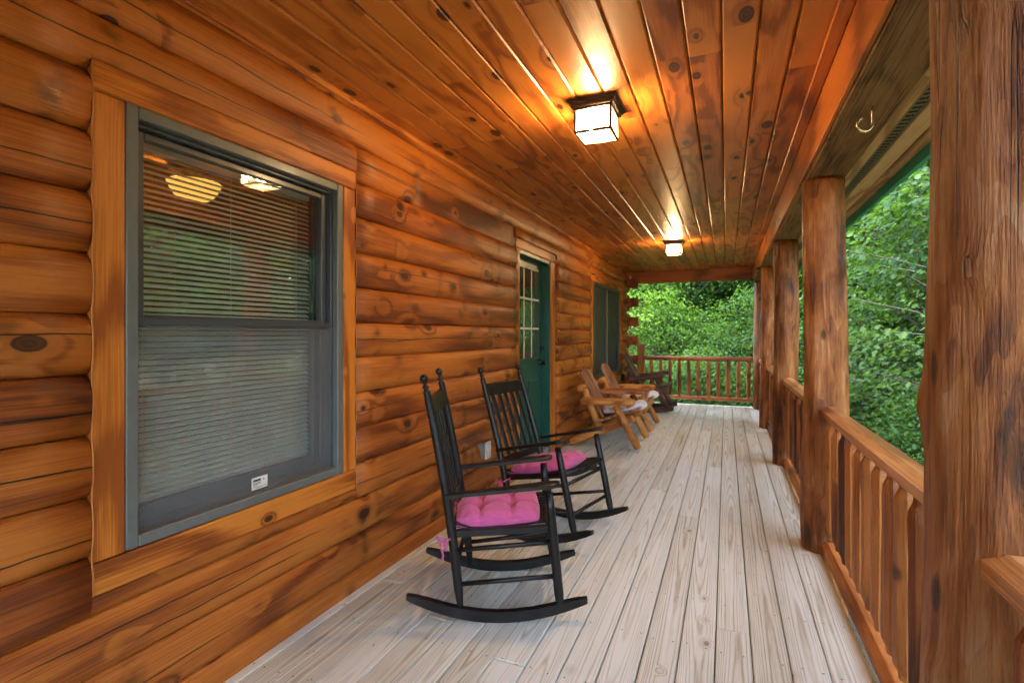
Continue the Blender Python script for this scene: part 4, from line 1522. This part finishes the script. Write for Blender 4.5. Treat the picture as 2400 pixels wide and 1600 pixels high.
# ---- log chairs: seat unit built in (x toward the deck edge, y across, z up), absolute x
def log_seat(t, yn, yf, fr, sl, leg_near, leg_far, arms, seedb, rock=False, top=0.925, dz=0.0):
    """yn/yf: outer faces. leg_near/leg_far: y of the legs to build."""
    P = lambda x, y, z: (x, y, z + dz)
    yc = (yn + yf) / 2
    for y in (yn + 0.09, yf - 0.09):
        # stringer that runs from the rear foot up to the front of the seat
        if rock:
            add('stringer', tube([P(-1.62, y, 0.22), P(-1.30, y, 0.32), P(-0.95, y, 0.40)], 0.038, 10, jit=.08, seed=y), fr, t, (0, 0, 0), smooth=True)
        else:
            add('rear_leg', bar(P(-1.745, y, 0.045), P(-0.985, y, 0.375), 0.075, 0.085, b=0.014), fr, t)
    for y in leg_near + leg_far:
        add('front_leg', tube([P(-1.19, y, 0.515), P(-1.10, y, 0.35), P(-0.935, y, 0.045 if not rock else 0.08)], [0.040, 0.043, 0.042], 12, jit=.06, seed=y * 3, dome=0.008), fr, t, smooth=True)
    for y in (yn + 0.13, yf - 0.13):
        add('back_post', tube([P(-1.415, y, 0.26), P(-1.50, y, 0.47), P(-1.585, y, 0.68)], 0.040, 12, jit=.08, seed=y * 5, dome=0.008), fr, t, smooth=True)
    add('crossbar', tube([P(-1.605, yn + 0.0, 0.705), P(-1.603, yc, 0.71), P(-1.605, yf - 0.0, 0.702)], 0.043, 14, jit=.05, seed=seedb, dome=0.006), fr, t, smooth=True)
    # fanned back slats with rounded tops
    nsl = 5
    wtot = (yf - yn) - 0.30
    for k in range(nsl):
        u = (k - 2) / 2
        w = wtot / nsl * 0.80 - 0.004
        b0 = Vector(P(-1.360, yc + u * wtot * 0.40 * 0.85, 0.335))
        ht = top - 0.035 * u * u
        b1 = Vector(P(-1.360 - 0.31 * (ht - 0.335) / 0.59, yc + u * wtot * 0.40, ht))
        d = (b1 - b0)
        L = d.length
        pol = [(-w / 2, 0), (w / 2, 0), (w / 2, L - w * 0.35), (w * 0.3, L - 0.006), (0, L), (-w * 0.3, L - 0.006), (-w / 2, L - w * 0.35)]
        v, f = prism(pol, 0.020)
        zax = d.normalized()
        xax = Vector((0, 1, 0))
        xax = (xax - zax * xax.dot(zax)).normalized()
        yax = zax.cross(xax)
        Mr = Matrix(((xax.x, yax.x, zax.x), (xax.y, yax.y, zax.y), (xax.z, yax.z, zax.z)))
        o = add('back_slat', ([tuple(Mr @ Vector(p)) for p in v], f), sl, t, tuple(b0))
    for k in range(6):
        x = -1.375 + 0.085 * k
        z = 0.255 + 0.385 * 0 + (x + 1.375) * 0.36 + 0.062
        if rock:
            z = 0.335 + (x + 1.375) * 0.20
        add('seat_slat', box(0.076, yf - yn - 0.06, 0.024, 0.005), sl if not rock else fr, t, P(x, yc, z + 0.015), rot=(0, -math.atan(0.36 if not rock else 0.2), 0))
    for (y, w) in arms:
        add('arm', bar(P(-1.60, y, 0.525 if rock else 0.555), P(-0.97, y, 0.625 if rock else 0.565), w, 0.078, b=0.018), fr, t)
        if not rock:
            add('arm_block', tube([P(-1.04, y, 0.50), P(-1.045, y, 0.525)], 0.03, 8), fr, t)


tt = thing('double_log_chair', 'golden log double chair with two slatted backs joined by a small table', 'double chair', (0, 0, 0))
log_seat(tt, 5.93, 6.72, M['aframe'], M['slat_red'], [5.975], [6.66], [(5.975, 0.10)], 1)
log_seat(tt, 7.06, 7.86, M['aframe'], M['slat_red'], [7.815], [7.12], [(7.815, 0.10)], 2)
for k in range(5):
    add('table_board', box(0.60, 0.092, 0.032, 0.006), M['table'], tt, (-1.265, 6.70 + 0.096 * k, 0.592), rot=(0, -0.02, 0))
add('table_apron', box(0.03, 0.46, 0.055, 0.006), M['aframe'], tt, (-0.985, 6.89, 0.545))
for y in (6.70, 7.08):
    add('table_support', tube([(-1.01, y, 0.30), (-1.01, y, 0.545)], 0.034, 10, jit=.06, seed=y), M['aframe'], tt, smooth=True)

rk = thing('log_rocking_chair', 'dark brown weathered log rocking chair beside the far window', 'rocking chair', (0, 0, 0))
log_seat(rk, 9.00, 9.76, M['rock_dark'], M['slat_dark'], [9.05], [9.71], [(9.05, 0.12), (9.71, 0.12)], 3, rock=True, top=0.97, dz=0.03)
for y in (9.05, 9.71):
    top, bot = [], []
    for k in range(15):
        x = -1.75 + 0.93 * k / 14
        q = (x + 1.28)
        bot.append((x, 0.26 * q * q))
        top.append((x, 0.26 * q * q + 0.085))
    add('runner', prism(bot + top[::-1], 0.055), M['rock_dark'], rk, (0, y, 0))
    add('rear_leg', tube([(-1.55, y, 0.06), (-1.50, y, 0.55)], 0.036, 10, jit=.06, seed=y), M['rock_dark'], rk, smooth=True)

def white_cushion(y, label, z=0.345):
    t = add('seat_cushion', cushion_shape(0.54, 0.52, 0.125, [(0.0, 0.0), (-0.45, -0.45), (0.45, 0.45), (-0.45, 0.45), (0.45, -0.45)], y, corner=0.20), M['whitecloth'], None, (-1.135, y, z), smooth=True)
    t.rotation_euler = (0, R(-9), R(2))
    tag(t, label, 'cushion', 'pale cushions on the double log chair')


white_cushion(6.325, 'pale grey cushion on the nearer seat of the double log chair', 0.398)
white_cushion(7.46, 'pale grey cushion on the farther seat of the double log chair', 0.398)

# ================================================================== TREES
def leaf_simple():
    v = np.array([(0, 0, 0), (0.45, 0.30, 0.05), (1.0, 0, -0.06), (0.45, -0.30, 0.05)])
    f = np.array([(0, 2, 1), (0, 3, 2)])
    return v, f


def leaf_oak():
    ed = [(0.0, 0.02), (0.18, 0.20), (0.30, 0.11), (0.46, 0.36), (0.58, 0.15), (0.76, 0.28), (1.0, 0.0)]
    v = []
    for (x, w) in ed:
        v += [(x, 0, -0.10 * x * x), (x, w, 0.06 - 0.16 * x * x), (x, -w, 0.06 - 0.16 * x * x)]
    f = []
    for i in range(len(ed) - 1):
        a, b = i * 3, (i + 1) * 3
        f += [(a, b, b + 1), (a, b + 1, a + 1), (a, b + 2, b), (a, a + 2, b + 2)]
    return np.array(v), np.array(f)


def place_leaves(pos, az, tilt, roll, size, proto, rng, tone=None):
    pv, pf = proto
    n = len(pos)
    ca, sa, ct, st_, cr, sr = np.cos(az), np.sin(az), np.cos(tilt), np.sin(tilt), np.cos(roll), np.sin(roll)
    # local x axis (leaf length), y axis (width), z normal
    X = np.stack([ca * ct, sa * ct, -st_], 1)
    Yb = np.stack([-sa, ca, np.zeros(n)], 1)
    Zb = np.cross(X, Yb)
    Yv = Yb * cr[:, None] + Zb * sr[:, None]
    Zv = -Yb * sr[:, None] + Zb * cr[:, None]
    V = pos[:, None, :] + size[:, None, None] * (pv[None, :, 0:1] * X[:, None, :] + pv[None, :, 1:2] * Yv[:, None, :] + pv[None, :, 2:3] * Zv[:, None, :])
    F = pf[None] + (np.arange(n) * len(pv))[:, None, None]
    tn = rng.random(n) if tone is None else np.clip(0.62 * tone + 0.38 * rng.random(n), 0, 1)
    rv = np.repeat(tn, len(pv))
    return V.reshape(-1, 3), F.reshape(-1, 3), rv


def np_mesh(name, V, F, rv=None, smooth=False):
    me = bpy.data.meshes.new(name)
    me.vertices.add(len(V))
    me.vertices.foreach_set("co", np.asarray(V, dtype=np.float32).ravel())
    k = F.shape[1]
    me.loops.add(len(F) * k)
    me.loops.foreach_set("vertex_index", np.asarray(F, dtype=np.int32).ravel())
    me.polygons.add(len(F))
    me.polygons.foreach_set("loop_start", np.arange(0, len(F) * k, k, dtype=np.int32))
    me.update(calc_edges=True)
    if rv is not None:
        a = me.attributes.new("rnd", 'FLOAT', 'POINT')
        a.data.foreach_set("value", np.asarray(rv, dtype=np.float32))
    if smooth:
        me.polygons.foreach_set("use_smooth", [True] * len(F))
    return me


def tube_np(pts, rad, n):
    v, f = tube(pts, rad, n, caps=False)
    return np.array(v), np.array(f)


def tree_geo(seed, H, Rc, base, ncl, per, size, proto, sig=(0.55, 0.17), r0=None, lean=(0, 0), limbs=True, droop=0.35):
    rng = np.random.default_rng(seed)
    r0 = r0 or 0.012 * H + 0.03
    ax, ay = rng.normal(0, 0.03 * H, 2)
    tp = []
    for k in range(12):
        q = k / 11
        tp.append((lean[0] * q * H + ax * math.sin(q * 2.6) + 0.05 * rng.normal(), lean[1] * q * H + ay * math.sin(q * 2.1) + 0.05 * rng.normal(), H * q))
    tp = np.array(tp)
    def trunk(q):
        i = min(10, int(q * 11)); fr = q * 11 - i
        return tp[i] * (1 - fr) + tp[i + 1] * fr
    WV, WF, nvv = [], [], 0
    v, f = tube_np([tuple(p) for p in tp], [r0 * (1 - 0.85 * k / 11) for k in range(12)], 9)
    WV.append(v); WF.append(f); nvv += len(v)
    LV, LF, LR, nl = [], [], [], 0
    P, TN, SZ = [], [], []
    for c in range(ncl):
        q = base + (1 - base) * rng.random() ** 0.85
        az = rng.random() * 6.283
        prof = math.sin(min(1, (q - base) / (1 - base) * 0.85 + 0.15) * math.pi) ** 0.6
        rr = Rc * prof * (0.06 + 0.94 * math.sqrt(rng.random()))
        ctr = trunk(q) + np.array([rr * math.cos(az), rr * math.sin(az), 0.10 * rr * rng.normal() + 0.12 * rr])
        if limbs and (c % 2 == 0 or rr > 0.6 * Rc):
            a = trunk(max(0.05, q - 0.10 - 0.05 * rng.random()))
            mid = (a + ctr) / 2 + np.array([0, 0, 0.10 * rr]) + rng.normal(0, 0.08, 3)
            v, f = tube_np([tuple(a), tuple((a + mid) / 2 + rng.normal(0, .04, 3)), tuple(mid), tuple((mid + ctr) / 2 + rng.normal(0, .05, 3)), tuple(ctr)], [r0 * .30 * (1 - .5 * q), r0 * .22, r0 * .15, r0 * .10, r0 * .05], 5)
            WV.append(v); WF.append(f + nvv); nvv += len(v)
        m = int(per * (0.6 + 0.8 * rng.random()))
        s = sig[0] * (0.6 + 0.8 * rng.random())
        d = rng.normal(0, 1, (m, 3)) * np.array([s, s, sig[1]])
        d[:, 2] -= 0.16 * (d[:, 0] ** 2 + d[:, 1] ** 2) / max(0.2, s)
        P.append(ctr + d)
        TN.append(np.full(m, rng.random()))
        SZ.append(np.full(m, 0.75 + 0.5 * rng.random()))
    P = np.concatenate(P)
    n = len(P)
    cx_ = trunk(0.6)
    az = np.arctan2(P[:, 1] - cx_[1], P[:, 0] - cx_[0]) + rng.normal(0, 1.1, n)
    V, F, rv = place_leaves(P, az, rng.normal(droop, 0.35, n), rng.normal(0, 0.45, n), size * np.concatenate(SZ) * (0.7 + 0.6 * rng.random(n)), proto, rng, np.concatenate(TN))
    return (np.concatenate(WV), np.concatenate(WF)), (V, F, rv)


LS, LO = leaf_simple(), leaf_oak()
PROTO = {}


def tree_proto(key, *a, mat='leaf', **kw):
    (wv, wf), (lv_, lf_, rv_) = tree_geo(*a, **kw)
    w = np_mesh('trunk', wv, wf, smooth=True)
    w.materials.append(M['bark'])
    l = np_mesh('crown', lv_, lf_, rv_)
    l.materials.append(M[mat])
    PROTO[key] = (w, l, (wv, wf, lv_, lf_, rv_))


def tree(key, name, x, y, rz, sc, label, cat='tree', group=None, mat=None, dz=-0.05):
    w, l, _ = PROTO[key]
    t = thing(name, label, cat, (x, y, ground_z(x, y) + dz), rz, group, local=True)
    t.scale = (sc, sc, sc)
    add('trunk', w, None, t)
    c = add('crown', l, None, t)
    if mat:
        c.material_slots[0].link = 'OBJECT'
        c.material_slots[0].material = M[mat]
    return t


tree_proto('oak', 11, 8.0, 3.2, 0.10, 140, 100, 0.115, LO, sig=(0.50, 0.12), mat='leaf_oak', r0=0.10)
tree_proto('oak2', 12, 6.5, 2.6, 0.08, 120, 95, 0.108, LO, sig=(0.45, 0.11), mat='leaf_oak', r0=0.07)
tree_proto('tall', 21, 17.0, 4.6, 0.19, 260, 120, 0.135, LS, sig=(0.75, 0.18), mat='leaf', r0=0.20)
tree_proto('tall2', 22, 15.0, 4.0, 0.21, 230, 120, 0.13, LS, sig=(0.70, 0.18), mat='leaf', r0=0.16, lean=(0.06, 0.02))
tree_proto('under', 31, 4.2, 2.2, 0.06, 120, 110, 0.085, LS, sig=(0.42, 0.10), mat='leaf', r0=0.04)
tree_proto('lime', 33, 4.6, 2.2, 0.45, 60, 95, 0.085, LS, sig=(0.48, 0.07), mat='leaf_lime', r0=0.045)
tree_proto('shrub', 41, 1.9, 1.2, 0.05, 75, 85, 0.062, LS, sig=(0.28, 0.10), mat='leaf_deep', r0=0.02)

# individuals that can be told apart
tree('oak', 'oak_tree', 4.6, 9.2, 0.4, 1.0, 'near oak with lobed leaves filling the gap between the first two posts')
tree('oak2', 'oak_tree', 4.4, 13.0, 2.2, 1.0, 'young oak just behind the second log post, layered pale green leaves')
tree('oak2', 'oak_tree', 6.0, 4.4, 4.0, 1.05, 'oak beside the porch mirrored in the near window')
tree('tall2', 'leaning_tree', -2.65, 21.5, 0.3, 1.0, 'tree with pale leaning trunk seen through the far opening, left of centre')
tree('tall', 'tall_tree', -1.60, 20.0, 1.3, 0.95, 'straight grey-trunked tree near the middle of the far opening')
tree('tall', 'tall_tree', -0.65, 23.5, 3.1, 0.9, 'dark-trunked tree right of centre in the far opening')
tree('tall2', 'tall_tree', 5.0, 17.5, 2.0, 1.0, 'tall tree with dark trunk behind the oak in the right gap')
tree('tall', 'tall_tree', 7.2, 14.5, 5.0, 1.0, 'tall tree at the right edge of the right gap, half hidden by the foreground post')
tree('lime', 'maple_tree', -3.1, 16.0, 0.9, 1.0, 'small yellow-green tree beside the crossing log ends')
tree('under', 'understory_tree', -1.5, 15.6, 2.9, 0.88, 'leafy young tree just beyond the middle of the far railing')
tree('under', 'understory_tree', 0.9, 15.2, 5.1, 1.0, 'leafy young tree beyond the right end of the far railing', mat='leaf_deep')
tree('under', 'understory_tree', 3.2, 15.6, 1.0, 1.0, 'leafy young tree low in the right gap behind the oaks', mat='leaf_deep')
tree('shrub', 'shrub', -2.0, 13.2, 0.0, 1.15, 'dark green shrub below the left end of the far railing')
tree('shrub', 'shrub', -0.5, 13.0, 1.5, 1.2, 'dark green shrub below the middle of the far railing')
tree('shrub', 'shrub', 1.0, 13.3, 3.0, 1.15, 'dark green shrub below the right end of the far railing')
tree('shrub', 'shrub', 2.9, 9.4, 4.0, 1.0, 'dark green shrub low in the right gap above the side railing')
tree('shrub', 'shrub', 3.6, 6.6, 5.0, 1.1, 'dark green shrub beside the porch mirrored in the near window')

# the wood behind: one mass
tree_proto('far_tall', 51, 16.0, 4.6, 0.20, 220, 75, 0.21, LS, sig=(0.8, 0.22), mat='leaf', r0=0.20)
tree_proto('far_under', 52, 6.5, 3.0, 0.04, 130, 75, 0.14, LS, sig=(0.6, 0.14), mat='leaf', r0=0.06)
rng = np.random.default_rng(5)
WVs, WFs, LVs, LFs, LRs, a0, b0 = [], [], [], [], [], 0, 0
spots = [(d * math.sin(math.radians(a)), d * math.cos(math.radians(a)), 1) for a, d in ((-8.5, 21), (-6.5, 24), (-4.5, 20.5), (-2.5, 23.5), (-0.5, 21), (1.5, 24), (8, 22), (11, 24), (14, 21), (5, 25), (17, 24), (20, 20))] + [(d * math.sin(math.radians(a)), d * math.cos(math.radians(a)), 0) for a, d in ((9, 23), (13, 25), (17, 22), (21, 26), (-7, 27), (-2, 29), (2, 27))]
for k in range(900):
    if len(spots) >= 72:
        break
    low = len(spots) % 2
    ang = rng.uniform(-16, 26) if rng.random() < 0.5 else rng.uniform(26, 118)           # degrees right of +Y
    d = (rng.uniform(19, 34) if low else rng.uniform(20, 46)) if ang < 30 else rng.uniform(14, 36)
    x, y = d * math.sin(math.radians(ang)), d * math.cos(math.radians(ang))
    if x < 7 and y < 18.5 or x < -9:
        continue
    if any((x - p[0]) ** 2 + (y - p[1]) ** 2 < (4 if low else 8) for p in spots):
        continue
    spots.append((x, y, low))
for i, (x, y, low) in enumerate(spots):
    wv, wf, lv_, lf_, rv_ = PROTO['far_under' if low else 'far_tall'][2]
    sc = rng.uniform(0.75, 1.15)
    c, s = math.cos(i * 2.4) * sc, math.sin(i * 2.4) * sc
    Rm = np.array([[c, -s, 0], [s, c, 0], [0, 0, sc]])
    off = np.array([x, y, ground_z(x, y) - 0.1])
    WVs.append(wv @ Rm.T + off); WFs.append(wf + a0); a0 += len(wv)
    LVs.append(lv_ @ Rm.T + off); LFs.append(lf_ + b0); b0 += len(lv_)
    LRs.append(np.clip(rv_ * 0.75 + rng.uniform(0, 0.28), 0, 1))
wd = tag(bpy.data.objects.new('woodland', None), 'dense green wood that closes the view beyond the porch', 'woodland', kind='stuff')
COL.objects.link(wd)
ORG[wd] = Vector((0, 0, 0))
me = np_mesh('foliage', np.concatenate(LVs), np.concatenate(LFs), np.concatenate(LRs))
me.materials.append(M['leaf'])
tag(add('foliage', me, None, wd), kind='stuff')
me = np_mesh('trunks', np.concatenate(WVs), np.concatenate(WFs), smooth=True)
me.materials.append(M['bark'])
tag(add('trunks', me, None, wd), kind='stuff')

# ground cover: ferns and seedlings
rng = np.random.default_rng(9)
n = 42000
gx = rng.uniform(-6, 18, n)
gy = rng.uniform(-2, 30, n)
keep = ~((gx < 1.7) & (gy < 11.6))
gx, gy = gx[keep], gy[keep]
gz = np.array([ground_z(a, b) for a, b in zip(gx, gy)]) + rng.random(len(gx)) ** 2 * 0.55
V, F, rv = place_leaves(np.stack([gx, gy, gz], 1), rng.random(len(gx)) * 6.28, rng.normal(0.1, 0.4, len(gx)), rng.normal(0, 0.4, len(gx)), 0.13 * (0.6 + 0.8 * rng.random(len(gx))), LS, rng)
me = np_mesh('ground_cover', V, F, rv)
me.materials.append(M['leaf'])
tag(add('ground_cover', me, None), 'low green seedlings covering the forest floor', 'ground cover', kind='stuff')

# crumbs of dry leaf and bark on the deck along the wall
V, F = [], []
for k in range(60):
    x = -1.78 + abs(rnd.gauss(0, 0.30)); y = rnd.uniform(0.9, 6.0)
    a, L = rnd.uniform(0, 6.28), rnd.uniform(0.006, 0.02)
    c_, s_ = math.cos(a) * L, math.sin(a) * L
    q = len(V)
    V += [(x, y, 0.0035), (x + c_ * 0.5 - s_ * 0.25, y + s_ * 0.5 + c_ * 0.25, 0.006), (x + c_, y + s_, 0.0038), (x + c_ * 0.5 + s_ * 0.25, y + s_ * 0.5 - c_ * 0.25, 0.005)]
    F += [(q, q + 1, q + 2), (q, q + 2, q + 3)]
tag(add('leaf_litter', (V, F), plain('dry_leaf', (0.10, 0.05, 0.022), 0.8), None), 'tiny dry leaf crumbs on the deck along the log wall', 'litter', kind='stuff')
